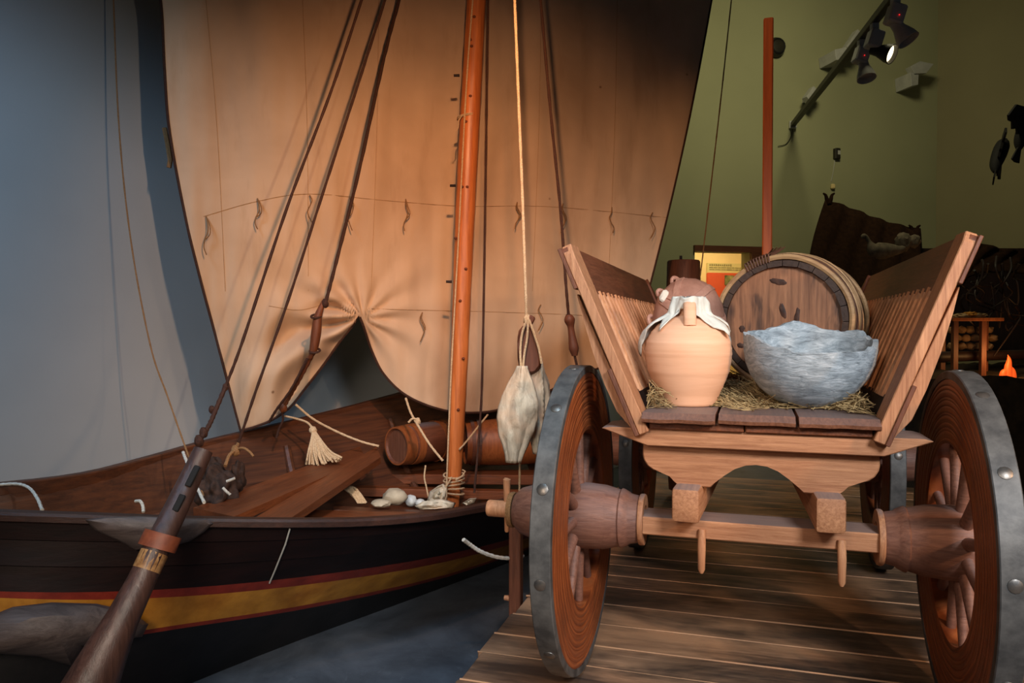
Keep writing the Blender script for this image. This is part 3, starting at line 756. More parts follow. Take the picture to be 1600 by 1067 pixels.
# ------------------------------------------------------------------ the boat
NT = [(-350, 2.95, 770), (-150, 2.72, 794), (0, 2.70, 801), (150, 2.76, 806), (300, 2.86, 811), (450, 3.02, 813), (560, 3.2, 812), (650, 3.38, 806), (720, 3.56, 796), (800, 3.85, 779), (850, 4.25, 752), (885, 4.75, 715), (905, 5.3, 660)]
FT = [(-350, 2.98, 770), (-150, 3.0, 768), (0, 3.14, 757), (130, 3.42, 741), (230, 3.72, 716), (330, 4.02, 688), (450, 4.4, 660), (540, 4.72, 638), (600, 4.95, 622), (660, 5.15, 606), (740, 5.35, 590), (830, 5.5, 572), (906, 5.6, 560)]
nst = 49
def curve3(T, n):
    return [Vector(p) for p in resample(catmull([P(a, c, b) for a, b, c in T], 10), n)]
def resample(pts, n):
    L = [0]
    for a, b in zip(pts, pts[1:]): L.append(L[-1] + (b - a).length)
    out = []
    for i in range(n):
        s = L[-1] * i / (n - 1); k = 0
        while k < len(L) - 2 and L[k + 1] < s: k += 1
        t = (s - L[k]) / max(L[k + 1] - L[k], 1e-9); out.append(pts[k].lerp(pts[k + 1], t))
    return out
Ng = curve3(NT, nst); Fg = curve3(FT, nst)
boat = thing('sailing_boat', 'dark tarred clinker boat with red and yellow stripes along its side', 'boat', (-.9, 3.7, 0), 0)
bo = Vector((-.9, 3.7, 0))
def bbuild(mb, name, m, parent=None, **k):
    bmesh.ops.translate(mb.bm, verts=mb.bm.verts, vec=-bo)
    return mb.build(name, m, parent or boat, **k)
# interior skin, lapped strakes
rows = []
for i in range(nst):
    n_, f_ = Ng[i], Fg[i]; wdt = (f_ - n_).length; dep = min(.46, .62 * wdt) ; row = []
    e = min(1, min(i, nst - 1 - i) / 6)
    K = 6
    for q in range(K):
        for t in (0, .96):
            w_ = (q + t) / K
            ww = .5 - .5 * math.cos(math.pi * w_) if True else w_
            ww = .35 * ww + .65 * w_
            p = n_.lerp(f_, ww); dr = 1 - abs(2 * ww - 1) ** 2.2
            p.z -= dep * dr * e
            if w_ > .45: p += (n_ - f_).normalized() * (.022 * (t > 0) * e)
            row.append(p)
    row.append(f_.copy()); rows.append(row)
mb = MB(); mb.grid(rows); o = bbuild(mb, 'hull', M['boat_in'], ang=12)
# outer near side
def strip_pts(tabs):
    pass
pxs = [-320, -260, -200, -140, -80, -20, 40, 100, 160, 220, 280, 340, 400, 460, 520, 580, 640, 700, 750, 790, 825, 860, 890]
RT = [(-320, 880), (-150, 915), (0, 924), (150, 925), (300, 918), (450, 904), (600, 884), (700, 866), (790, 844), (825, 832), (890, 790)]
YT = [(-320, 886), (-150, 925), (0, 934), (150, 937), (300, 931), (450, 917), (600, 896), (700, 877), (790, 853), (825, 840), (890, 796)]
YB = [(-320, 930), (-150, 985), (0, 1000), (150, 994), (300, 973), (450, 950), (600, 921), (700, 897), (790, 868), (825, 855), (890, 806)]
RB = [(-320, 934), (-150, 992), (0, 1007), (150, 1001), (300, 979), (450, 956), (600, 926), (700, 901), (790, 871), (825, 858), (890, 808)]
WT = [(-320, 1250), (-150, 1232), (0, 1195), (150, 1132), (300, 1067), (450, 1007), (600, 952), (700, 915), (790, 881), (825, 868), (890, 846)]
NTy = [(a, c) for a, b, c in NT]; NTY = [(a, b) for a, b, c in NT]
def station(px):
    yn = smooth_interp(NTy, px); Yn = smooth_interp(NTY, px)
    n_ = P(px, yn, Yn); w_ = PZ(px, smooth_interp(WT, px), 0.0)
    yw = smooth_interp(WT, px)
    def mid(tab):
        y = smooth_interp(tab, px); t = (y - yn) / (yw - yn)
        Y = n_.y + (w_.y - n_.y) * (t ** 1.5) * .97
        return P(px, y, Y)
    return n_, mid(RT), mid(YT), mid(YB), mid(RB), w_
ST = [station(p) for p in pxs]
def skin(name, i0, i1, m, nn=4, lap=0, out=0.0):
    mb = MB(); rows = []
    for k, s_ in enumerate(ST):
        px = pxs[k]; yn = smooth_interp(NTy, px); yw = smooth_interp(WT, px)
        tabs = [NTy, RT, YT, YB, RB, WT]
        ya = smooth_interp(tabs[i0], px); yb_ = smooth_interp(tabs[i1], px); Yn = smooth_interp(NTY, px); Yw = PZ(px, yw, 0).y
        row = []
        for j in range(nn + 1):
            y = ya + (yb_ - ya) * j / nn; t = (y - yn) / (yw - yn); Y = Yn + (Yw - Yn) * (max(t, 0) ** 1.5) * (.97 + .03 * t)
            row.append(P(px, y, Y - out))
            if lap and 0 < j < nn: row.append(P(px, y + 1.0, Y - out + .014))
        rows.append(row)
    mb.grid(rows); o = bbuild(mb, name, m, ang=20 if lap else 40); return o
skin('outer_planking', 0, 1, M['hull'], 3, 1)
skin('red_stripe', 1, 2, M['hull_red'], 1); skin('yellow_stripe', 2, 3, M['hull_yellow'], 2, 0); skin('lower_red_stripe', 3, 4, M['hull_red'], 1); skin('tarred_bottom', 4, 5, M['hull_black'], 6)
for (nm, L_) in (('near_gunwale', Ng), ('far_gunwale', Fg)):
    rows = []
    for i, p in enumerate(L_):
        d = (L_[min(i + 1, nst - 1)] - L_[max(i - 1, 0)]).normalized(); sd = Vector((d.y, -d.x, 0)).normalized()
        if nm == 'far_gunwale': sd = -sd
        h = .026 if nm == 'near_gunwale' else .075
        prof = [(.02, .008), (.026, -.002), (.026, -h + .004), (.02, -h), (-.024, -h), (-.028, -h + .004), (-.028, .002), (-.022, .008)]
        rows.append([p + sd * a + Vector((0, 0, b)) for a, b in prof])
    mb = MB(); mb.grid(rows, True); bbuild(mb, 'gunwale', M['boat_in'] if nm == 'far_gunwale' else M['darkbrownX'], ang=30)
# scarf line on the side
mb = MB(); pts = [P(px, py, interp(NTY, px) + (.018 if py < 850 else .05) - .014) for px, py in ((453, 832), (446, 850), (438, 870), (430, 890), (421, 911))]
def on_side(px, py, out=.006):
    yn = smooth_interp(NTy, px); yw = smooth_interp(WT, px); Yn = smooth_interp(NTY, px); Yw = PZ(px, yw, 0).y; t = max(0, (py - yn) / (yw - yn))
    return P(px, py, Yn + (Yw - Yn) * t ** 1.5 * (.97 + .03 * t) - out)
mb.tube([on_side(a, b, .005) for a, b in ((453, 826), (446, 850), (438, 870), (430, 890), (421, 911))], .0035, 6); bbuild(mb, 'scarf_joint', M['grey_metal'])
# thwarts and floor boards inside
def plank_between(mb, a, b, wd, th, up=Vector((0, 0, 1)), bev=.004):
    a = Vector(a); b = Vector(b); d = (b - a); x = d.normalized(); z = (up - x * up.dot(x)).normalized(); y = z.cross(x)
    mb.box((a + b) / 2, (d.length, wd, th), Matrix((x, y, z)).transposed(), bev)
mb = MB(); plank_between(mb, P(558, 744, 4.68), P(850, 746, 4.68), .17, .06); bbuild(mb, 'thwart', M['redX'], ang=25)
mb = MB(); plank_between(mb, P(535, 766, 4.38), P(830, 774, 4.38), .07, .05); bbuild(mb, 'thwart', M['redX'], ang=25)
mb = MB(); plank_between(mb, P(430, 806, 3.55), P(700, 812, 3.7), .16, .03); bbuild(mb, 'floor_board', M['redX'], ang=25)
mb = MB(); plank_between(mb, P(520, 798, 3.72), P(700, 806, 3.85), .09, .03); bbuild(mb, 'floor_board', M['boat_in'], ang=25)
# knees / ribs on the far inner side
for i in (24, 32):
    mb = MB(); pts = [rows_p for rows_p in rows[0:0]]
    n_, f_ = Ng[i], Fg[i]; wdt = (f_ - n_).length; dep = min(.46, .62 * wdt)
    P_ = []
    for w_ in (.5, .6, .7, .8, .88, .93):
        p = n_.lerp(f_, w_); p.z -= dep * (1 - abs(2 * w_ - 1) ** 2.2) - .03; P_.append(p)
    mb.tube(P_, .022, 8); bbuild(mb, 'rib', M['boat_in'])
# oar bracket (horned cleat) under the near gunwale
def leaf(name, outline, Yf, thick, m, bulge=.02, parent=None, label=None):
    """closed outline in the photo's pixels, laid on the hull side and given thickness"""
    cxp = sum(p[0] for p in outline) / len(outline); cyp = sum(p[1] for p in outline) / len(outline)
    mb = MB(); fr_, bk = [], []
    rings = []
    for s_, o_ in ((1.0, 0), (1.0, thick * .6), (.93, thick), (.6, thick + bulge * .7), (.25, thick + bulge), (.02, thick + bulge * 1.05)):
        rings.append([P(cxp + (x - cxp) * s_, cyp + (y - cyp) * s_, Yf(cxp + (x - cxp) * s_, cyp + (y - cyp) * s_) - o_) for x, y in outline])
    mb.grid(rings, True); mb.bm.verts.ensure_lookup_table(); n = len(outline)
    mb.bm.faces.new(mb.bm.verts[0:n]); mb.bm.faces.new(mb.bm.verts[len(mb.bm.verts)-n:])
    return bbuild(mb, name, m, parent, ang=35)
sideY = lambda px, py: on_side(px, py, 0).y
leaf('horned_cleat', [(133, 812), (160, 808), (215, 806), (280, 808), (325, 812), (333, 818), (318, 832), (296, 846), (275, 852), (262, 846), (252, 852), (212, 860), (196, 850), (170, 838), (148, 828)], sideY, .05, M['grey_wood'], .02)
leaf('side_boss', [(-70, 1000), (-30, 968), (20, 948), (80, 941), (150, 943), (205, 955), (232, 975), (222, 995), (180, 1002), (130, 1010), (118, 1030), (112, 1040), (60, 1026), (0, 1022), (-50, 1024)], sideY, .10, M['grey_wood'], .06)
# mast
mast = thing('mast', 'orange varnished pine mast rising in front of the sail', 'mast', P(707, 785, 4.2), 0)
mo = P(707, 785, 4.2)
mp = [P(x, y, 4.2) for x, y in ((707, 790), (711, 700), (716, 600), (721, 480), (727, 330), (734, 190), (740, 80), (746, -30), (752, -150), (762, -400))]
rad = [.036, .045, .047, .050, .054, .055, .053, .051, .048, .043]
cp = catmull(mp, 6); rads = [interp(list(enumerate(rad)), i / 6) * (1 + .02 * math.sin(i * 1.9)) for i in range(len(cp))]
mb = MB(); mb.tube([p - mo for p in cp], rads, 20); mb.build('spar', M['mast'], mast)
random.seed(9)
km = plain('dark_knot', (88, 40, 16), (110, 52, 22), 40, .6, 0)
for (x, y) in ((735, 62), (728, 190), (737, 72), (722, 292), (730, 292), (735, 150), (712, 372), (719, 470), (724, 560), (728, 420), (741, 26), (716, 640)):
    Yk = 4.2 - .052; mb = MB(); mb.ball(P(x, y, Yk) - mo, (.009, .006, .008), 2); mb.build('knot', km, mast)
mb = MB()
for k in range(5):   # rope lashing around the foot
    c = P(709, 742 + k * 7, 4.2) - mo
    mb.tube([c + Vector((.056 * math.cos(a), .056 * math.sin(a), .008 * math.sin(a + k))) for a in [2*math.pi*j/24 for j in range(25)]], .005, 6, False)
mb.tube([P(x, y, 4.12) - mo for x, y in ((712, 750), (722, 744), (727, 736), (722, 734))], .005, 6)
mb.tube([P(x, y, 4.12) - mo for x, y in ((706, 745), (697, 760), (698, 775), (692, 788))], .005, 6)
mb.build('rope_lashing', M['rope_light'], mast)
mb = MB()
for (yy) in (182, 184): 
    c = P(731, yy, 4.2) - mo; mb.tube([c + Vector((.058 * math.cos(a), .058 * math.sin(a), .01 * math.cos(a))) for a in [2*math.pi*j/24 for j in range(25)]], .003, 5, False)
mb.tube([P(x, y, 4.14) - mo for x, y in ((722, 180), (717, 188), (716, 200), (712, 206))], .003, 5)
mb.build('cord_tie', M['rope_light'], mast)
for (x, y) in ((718, 118), (712, 290), (706, 440)):
    mb = MB(); mb.tube([P(x, y, 4.2) - mo, P(x - 9, y, 4.2) - mo], [.008, .007], 8); mb.build('peg', M['darkX'], mast)

# ------------------------------------------------------------------ the sail
def sailY(px): return 4.02 + (px - 300) * .00150
LE = [(-60, -1), (0, 0), (100, -13), (200, -24), (350, -24), (450, -18), (520, -12), (600, -6), (672, 0)]
Bt = [(0, (376, 673)), (.05, (398, 667)), (.12, (428, 655)), (.17, (455, 636)), (.22, (480, 606)), (.27, (507, 572)), (.31, (535, 533)), (.335, (556, 507)), (.35, (564, 494)), (.365, (570, 506)), (.39, (582, 545)), (.43, (600, 583)), (.50, (636, 618)), (.58, (690, 640)), (.65, (740, 645)), (.72, (788, 638)), (.80, (850, 615)), (.88, (900, 588)), (1, (985, 560))]
def botp(s):
    return smooth_interp([(a, b[0]) for a, b in Bt], s), smooth_interp([(a, b[1]) for a, b in Bt], s)
def sail_pt(s, t, off=0):
    bx, by = botp(s); tx, ty = 238 + (1124 - 238) * s, -70
    # spread evenly at top, gather toward the bottom
    x = tx + (bx - tx) * (t ** 1.0) ; y = ty + (by - ty) * t
    x += smooth_interp(LE, y) * (1 - s) ** 3
    x += 10 * math.sin(math.pi * t) * s ** 4
    Y = sailY(x)
    d = math.hypot(x - 566, y - 496)
    a = math.atan2(y - 496, x - 566)
    # vertical soft folds
    Y += .030 * math.sin(x * .021 + 1.0 + y * .0006) * (.4 + .6 * t) + .014 * math.sin(x * .057 + y * .001)
    # big fold running down from the upper left of the gather
    Y += -.05 * math.exp(-((x - 590 + .12 * (y - 200)) / 26) ** 2) * math.exp(-((y - 300) / 330) ** 2)
    # star of creases at the gather
    Y += .055 * math.exp(-d / 75) * math.sin(a * 11 + .5 + .6 * math.sin(d * .03)) * min(1, d / 25) * (.22 + .95 * max(0, -math.cos(a)) ** .7 + .35 * max(0, math.cos(a))) - .05 * math.exp(-(d / 60) ** 2)
    Y += .022 * noise.noise(Vector((x * .016, y * .0035, 2))) + .012 * noise.noise(Vector((x * .045, y * .009, 7))) * (.5 + t)
    # sagging folds on the left corner
    g = math.exp(-((x - 470) / 70) ** 2 - ((y - 545) / 60) ** 2)
    Y += .065 * g * math.sin((x * .55 + y * .85) * .075) 
    q = math.exp(-((x - 435) / 75) ** 2 - ((y - 560) / 95) ** 2)
    Y += q * (.016 * math.sin((x * .95 + y * .42) * .12 + 1.5 * noise.noise(Vector((x * .012, y * .012, 1)))) + .02 * noise.noise(Vector((x * .03, y * .018, 4))))
    q2 = math.exp(-((x - 515) / 32) ** 2 - ((y - 500) / 40) ** 2)
    Y += q2 * .028 * math.sin(y * .22 + x * .03)
    Y -= .06 * math.exp(-((x - 400) / 70) ** 2 - ((y - 600) / 90) ** 2)
    Y -= .05 * math.sin(math.pi * min(1, max(0, t))) ** 1
    Y -= .05 * math.exp(-((x - 735) / 60) ** 2 - ((y - 560) / 90) ** 2)
    return P(x, y, Y - off), x, y
sail = thing('sail', 'wide tan canvas sail with reef cords, gathered up at its foot', 'sail', P(640, 600, 4.5), 0)
so = P(640, 600, 4.5)
ns_, nt_ = 260, 190
rows = []
for j in range(nt_ + 1):
    t = j / nt_; rows.append([sail_pt(i / ns_, t)[0] - so for i in range(ns_ + 1)])
mb = MB(); mb.grid(rows); o = mb.build('canvas', M['canvas'], sail, ang=180); solid(o, .004, 0)
mb = MB(); mb.tube([sail_pt(i / 160, 1, .004)[0] - so for i in range(161)], .0075, 6); mb.build('bolt_rope', M['rope_dark'], sail)
mb = MB(); mb.tube([sail_pt(0, i / 60, .003)[0] - so for i in range(61)], .007, 6); mb.build('bolt_rope', M['rope_dark'], sail)
mb = MB(); mb.tube([sail_pt(1, i / 60, .003)[0] - so for i in range(61)], .007, 6); mb.build('bolt_rope', M['rope_dark'], sail)
def find_st(px, py):
    best = None
    s, t = (px - 238) / 886, (py + 70) / 700
    for it in range(60):
        _, x, y = sail_pt(min(max(s, 0), 1), min(max(t, 0), 1)); s += (px - x) / 900; t += (py - y) / 800
    return min(max(s, 0), 1), min(max(t, 0), 1)
def seam(pts, r=.0016):
    mb = MB(); q = []
    cc = catmull([(a, b, 0) for a, b in pts], 10)
    for p in cc:
        s, t = find_st(p.x, p.y); q.append(sail_pt(s, t, .0035)[0] - so)
    mb.tube(q, r, 5); mb.build('seam', M['seam'], sail)
seam([(318, 338), (400, 315), (482, 303), (600, 313), (720, 322), (860, 323), (1045, 340)])
seam([(420, 478), (470, 484), (520, 470)]); seam([(575, 482), (640, 484), (760, 487), (900, 492), (1020, 500)])
for (x0, x1) in ((320, 352), (472, 482), (592, 580), (846, 832), (965, 950)):
    seam([(x0, -20), ((x0 + x1) / 2 + 3, 200), (x1, 455)], .0012)
random.seed(2)
for (x, y, L) in ((322, 338, 60), (402, 310, 48), (484, 305, 42), (547, 310, 50), (634, 311, 50), (808, 316, 42), (880, 318, 46), (956, 324, 40), (660, 488, 46), (845, 476, 40), (1020, 332, 40)):
    s, t = find_st(x, y); a = sail_pt(s, t, .012)[0]; pts = [a]
    ax, ay = x, y; ph0 = random.random() * 6
    for k in range(1, 6):
        pp_ = P(x + 3.5 * math.sin(k * 1.4 + ph0), y + L * k / 5, a.y - .012 - .004 * k); pts.append(pp_)
    mb = MB(); mb.tube([p - so for p in catmull(pts, 5)], .0032, 6)
    if L > 44 or x == 808: mb.tube([p - so for p in catmull([pts[0], pts[1] + Vector((.008, 0, 0)), pts[2] + Vector((.012, 0, -.01)), pts[3] + Vector((.004, 0, 0))], 5)], .003, 6)
    mb.build('reef_cord', M['cord'], sail)
# worn loops hanging from the torn edge
mb = MB(); mb.tube([P(x, y, 4.36) - so for x, y in ((500, 560), (515, 552), (524, 545), (528, 538), (520, 548))], .004, 6)
mb.build('frayed_edge', M['cord'], sail); mb = MB(); mb.tube([P(x, y, 4.0) - so for x, y in ((257, 200), (262, 225), (266, 250), (264, 262))], .012, 6); mb.build('frayed_edge', M['cord'], sail)

# ------------------------------------------------------------------ ropes
def rope(name, label, pts, Ys, r, m, knots=(), group=None, cat='rope', n=10, sides=7, twist=True):
    if not isinstance(Ys, (list, tuple)): Ys = [Ys] * len(pts)
    W_ = [P(x, y, Y) for (x, y), Y in zip(pts, Ys)]
    if pts[0][1] < 0: W_.insert(0, W_[0] + (W_[0] - W_[1]).normalized() * 1.0)
    cc = catmull(W_, n); o0 = W_[-1]
    mb = MB(); mb.tube([p for p in cc], [r * (1 + .12 * math.sin(i * 2.1)) for i in range(len(cc))], sides)
    for (x, y, Y, kr) in knots: mb.ball(P(x, y, Y), (kr, kr, kr * 1.4), 2, .3)
    o = mb.build(name, m, loc=o0); return tag(o, label, cat, group)
rope('shroud_rope', 'dark rope running down to the top of the steering oar, leftmost of the dark ones', [(578, -40), (520, 135), (450, 320), (380, 530), (352, 605)], [3.72, 3.56, 3.45, 3.38, 3.36], .0068, M['rope_dark'], [(352, 605, 3.36, .012)])
rope('lashing_rope', 'knotted dark rope end tied just above the steering oar head', [(352, 605), (338, 638), (328, 662), (316, 682), (308, 692)], [3.36, 3.3, 3.24, 3.18, 3.15], .010, M['rope_dark'], [(331, 640, 3.3, .013), (318, 676, 3.2, .017), (311, 689, 3.15, .019)])
rope('shroud_rope', 'dark rope between the leftmost dark rope and the toggle rope', [(608, -20), (560, 130), (505, 300), (450, 470), (400, 610), (372, 695)], [3.86, 3.77, 3.69, 3.65, 3.64, 3.66], .0068, M['rope_dark'])
rope('shroud_rope', 'thick dark rope leading to the red-brown wooden toggle by the sail gather', [(630, -25), (600, 90), (560, 270), (525, 410), (508, 475)], [4.15, 4.1, 4.05, 4.0, 3.98], .0095, M['rope_dark'], [(508, 474, 3.98, .018)])
tg = thing('wooden_toggle', 'long red-brown wooden toggle at the left of the sail gather', 'toggle', P(500, 500, 4.0), 0); to = P(500, 500, 4.0)
mb = MB(); mb.tube([p - to for p in catmull([P(x, y, 3.98) for x, y in ((506, 470), (497, 495), (494, 520), (490, 545), (484, 560))], 5)], [.010 + .016 * math.sin(math.pi * i / 20) for i in range(21)], 10); mb.build('body', M['redZ'], tg)
mb = MB()
for (x, y, a) in ((494, 494, 0), (492, 548, 1)): 
    c = P(x, y, 3.98) - to; mb.tube([c + Vector((.026 * math.cos(b), .026 * math.sin(b), .01 * math.sin(b))) for b in [2*math.pi*j/16 for j in range(17)]], .006, 6, False)
mb.build('lashing', M['rope_dark'], tg)
rope('tackle_rope', 'reddish doubled rope from the toggle down to the far rail', [(486, 556), (468, 590), (452, 618), (440, 640)], [3.99, 4.03, 4.08, 4.1], .014, M['redZ'], [(442, 636, 4.1, .022)])
rope('tackle_rope', 'thin dark rope beside the reddish doubled rope under the toggle', [(480, 560), (455, 608), (432, 640), (420, 660)], [3.96, 4.0, 4.05, 4.08], .007, M['rope_dark'])
rope('tackle_rope', 'short dark rope tail hanging at the far rail below the toggle', [(440, 640), (442, 656), (436, 670), (432, 684)], [4.1, 4.12, 4.12, 4.12], .006, M['rope_dark'])
rope('halyard_rope', 'dark rope hanging straight down just right of the mast', [(763, -30), (760, 200), (757, 400), (753, 600), (747, 700), (741, 770)], [4.0, 4.0, 3.98, 3.95, 3.9, 3.85], .0062, M['rope_dark'])
rope('halyard_rope', 'pale thin rope lying along the left edge of the mast', [(741, -30), (729, 130), (716, 380), (706, 560), (700, 700), (697, 785)], [4.14] * 6, .0045, M['rope_light'])
rope('halyard_rope', 'pale rope holding the wooden block and dried fish', [(803, -30), (810, 150), (816, 300), (820, 420), (823, 498)], [3.2] * 5, .0062, M['rope_light'], [(824, 500, 3.2, .017)])
rope('halyard_rope', 'thin pale rope hanging straight below the dried fish', [(812, 700), (812, 740), (811, 790)], 3.25, .0045, M['rope_light'])
rope('shroud_rope', 'dark rope down to the grey toggle behind the cart, right of the fish', [(842, -30), (860, 170), (876, 330), (884, 440), (889, 500)], [3.6, 3.6, 3.62, 3.64, 3.65], .0072, M['rope_dark'], [(888, 496, 3.65, .015)])
t2 = thing('wooden_deadeye', 'small brown wooden toggle at the end of the dark rope behind the cart wheel', 'toggle', P(890, 520, 3.65), 0); to2 = P(890, 520, 3.65)
mb = MB(); mb.tube([p - to2 for p in catmull([P(x, y, 3.65) for x, y in ((888, 492), (891, 505), (893, 520), (896, 540), (898, 556))], 4)], [.014, .022, .026, .026, .022, .018, .016, .016, .017, .018, .02, .022, .024, .025, .022, .018, .014], 10); mb.build('body', M['brownZ'], t2)
mb = MB(); mb.tube([P(x, y, 3.65) - to2 for x, y in ((898, 556), (901, 570), (904, 584))], .007, 6); mb.build('tail', M['rope_dark'], t2)
rope('wall_rope', 'thin yellowish rope curving down before the grey left wall', [(176, -30), (186, 200), (205, 380), (235, 540), (262, 620), (290, 700), (318, 775)], [4.0, 3.95, 3.9, 3.8, 3.7, 3.5, 3.4], .004, M['cord'])
rope('thin_rope', 'thin cord hanging before the olive wall left of the orange post', [(1146, -30), (1128, 140), (1112, 280), (1098, 400), (1094, 432)], 5.2, .0045, M['cord'])
rope('rail_rope', 'pale rope looped over the far rail at the far left', [(-10, 758), (25, 756), (45, 762), (58, 778), (66, 797)], [3.12, 3.1, 3.05, 2.95, 2.85], .006, M['white_rope'])
rope('rail_rope', 'white rope crossing the rail behind the steering oar head', [(286, 706), (292, 722), (298, 738), (305, 755), (319, 785)], [3.6, 3.55, 3.5, 3.45, 3.3], .007, M['white_rope'])
rope('rail_rope', 'short curved white rope end above the near rail, left of the oar', [(212, 783), (219, 783), (223, 790), (224, 800)], [2.95, 2.93, 2.92, 2.9], .006, M['white_rope'])
rope('sheet_rope', 'pale rope sagging from the toggle to the small barrel', [(462, 632), (490, 655), (530, 676), (565, 690), (592, 697)], [4.15, 4.2, 4.25, 4.25, 4.25], .0065, M['rope_light'])
rope('sheet_rope', 'pale rope slanting from the sail foot to the mast foot', [(634, 622), (642, 645), (655, 668), (672, 695), (692, 720)], [4.35, 4.3, 4.2, 4.15, 4.12], .0065, M['rope_light'], [(653, 658, 4.24, .015)])
rope('sheet_rope', 'short pale loop hanging at the sail foot left of the mast', [(654, 656), (645, 654), (638, 660)], [4.24] * 3, .006, M['rope_light'])
rope('sheet_rope', 'thin pale rope below the small barrel', [(665, 727), (663, 745), (666, 760), (669, 775)], [4.12] * 4, .0045, M['rope_light'])
rope('sheet_rope', 'pale rope from the right of the mast up to the sail foot', [(718, 702), (732, 686), (746, 668), (762, 648)], [4.15, 4.25, 4.35, 4.45], .0055, M['rope_light'])
rope('mooring_rope', 'pale rope end curling out below the boat rail beside the wheel', [(724, 843), (735, 851), (750, 861), (775, 870), (800, 872), (818, 868)], [3.35, 3.38, 3.4, 3.45, 3.5, 3.55], .009, M['white_rope'])
# knotted rope at near shroud foot and scraps
rope('knotted_rope', 'tan knotted rope at the foot of the second dark rope', [(372, 693), (368, 702), (358, 712), (352, 728)], [3.66, 3.6, 3.55, 3.5], .008, M['cord'], [(368, 704, 3.6, .02)])
rope('knotted_rope', 'frayed tan rope end pointing right beside the knotted rope', [(368, 702), (380, 700), (390, 706), (396, 713)], [3.6, 3.58, 3.56, 3.55], .006, M['cord'])
rope('rope_scrap', 'short white rope scrap lying on the dark bundle, upper one', [(354, 752), (360, 750), (367, 747)], 3.35, .006, M['white_rope'])
rope('rope_scrap', 'short white rope scrap on the dark bundle, lower one', [(348, 762), (354, 768), (360, 773)], 3.3, .006, M['white_rope'])
# dark bundle (net) at the shroud foot
mb = MB(); mb.ball(P(342, 768, 3.5), (.09, .10, .10), 5, .45, 3, 2.2); mb.ball(P(332, 738, 3.58), (.055, .06, .07), 4, .45, 5, 2.4); mb.ball(P(372, 748, 3.6), (.03, .05, .08), 4, .4, 6, 2.4)
o = mb.build('net_bundle', M['netdark'], loc=P(345, 790, 3.5)); tag(o, 'dark brown crumpled bundle lying behind the steering oar head', 'bundle')

# rope mop hanging at the far inner side
mop = thing('rope_mop', 'pale rope tassel hanging in a bunch against the far planking', 'rope tassel', P(500, 690, 4.1), 0); m0 = P(500, 690, 4.1)
random.seed(8)
mb = MB()
for k in range(34):
    f = k / 33; e = (480 + f * 55 + random.uniform(-3, 3), 726 - abs(f - .3) * 14 + random.uniform(-4, 4))
    pts = [P(489, 668, 4.14), P(487 + f * 12, 684, 4.08), P(482 + f * 34, 705, 4.04 + random.uniform(-.02, .02)), P(e[0], e[1], 4.02 + random.uniform(-.02, .02))]
    mb.tube([p - m0 for p in catmull(pts, 4)], .0055, 6)
mb.build('strands', M['rope_light'], mop)
mb = MB(); mb.ball(P(489, 672, 4.12) - m0, (.022, .022, .022), 2, .2); mb.tube([p - m0 for p in catmull([P(445, 650, 4.2), P(463, 654, 4.18), P(480, 660, 4.15), P(489, 670, 4.13)], 5)], .006, 6)
mb.build('knot', M['rope_light'], mop)
o_ = MB()
for k in range(9):
    pts = [P(530 + k * 1.5, 752 + k, 3.95), P(540 + k * 2.2, 765 + random.uniform(-3, 3), 3.9), P(552 + k * 1.8, 776 + random.uniform(-3, 3), 3.86), P(560 + k * 1.5, 786, 3.85)]
    o_.tube(catmull(pts, 4), .006, 6)
o = o_.build('rope_hank', M['rope_light'], loc=P(545, 785, 3.9)); tag(o, 'small hank of pale rope lying between the boards', 'rope')

# loose boards across the boat
def loose(label, quad, Ys, th):
    pts = [P(x, y, Y) for (x, y), Y in zip(quad, Ys)]
    mb = MB(); n = 16; rows = []
    for i in range(n + 1):
        t = i / n; a = pts[0].lerp(pts[3], t); b = pts[1].lerp(pts[2], t); e = .004
        rows.append([a, b, b - Vector((0, 0, th)), a - Vector((0, 0, th))])
    mb.grid(rows, True); mb.bm.verts.ensure_lookup_table(); mb.bm.faces.new(mb.bm.verts[0:4]); mb.bm.faces.new(mb.bm.verts[-4:])
    o0 = pts[0]; 
    d = (pts[3] - pts[0]).normalized(); ang = math.atan2(d.y, d.x)
    bmesh.ops.translate(mb.bm, verts=mb.bm.verts, vec=-o0); bmesh.ops.rotate(mb.bm, matrix=Matrix.Rotation(-ang, 3, 'Z'), verts=mb.bm.verts)
    o = mb.build('loose_board', M['redX'], ang=25); o.location = o0; o.rotation_euler = (0, 0, ang)
    tag(o, label, 'board')
loose('long reddish board leaning across the boat, upper left of the pair', [(302, 793), (366, 807), (572, 716), (562, 697)], [3.36, 3.14, 4.2, 4.42], .035)
loose('long reddish board leaning across the boat, lower right of the pair', [(399, 808), (452, 811), (595, 714), (588, 698)], [3.26, 3.14, 4.14, 4.34], .035)

# small barrels inside the boat
def keg(label, c, rz, L, r, mhead, mst, hoops, m_hoop):
    k_ = thing('small_barrel', label, 'barrel', c, rz)
    rr = lambda x: r * (1 + .13 * math.sin(math.pi * x / L))
    mb = MB(); mb.lathe([(r * .86, .015), (r, 0)] + [(rr(L * i / 12), L * i / 12) for i in range(1, 12)] + [(r, L), (r * .86, L - .015), (r*.86, .015)], 36, 'X'); mb.build('staves', mst, k_, ang=30)
    mb = MB(); mb.lathe([(0, .012), (r * .88, .012), (r * .88, .03), (0, .03)], 32, 'X'); mb.build('barrel_head', mhead, k_, ang=30)
    mb = MB(); mb.lathe([(0, L - .03), (r * .88, L - .03), (r * .88, L - .012), (0, L - .012)], 32, 'X'); mb.build('barrel_head', mhead, k_, ang=30)
    for (xa, xb) in hoops:
        mb = MB(); mb.lathe([(rr(xa) - .002, xa), (rr(xa) + .007, xa), (rr(xb) + .007, xb), (rr(xb) - .002, xb), (rr(xa) - .002, xa)], 36, 'X'); mb.build('hoop', m_hoop, k_, ang=30)
    return k_
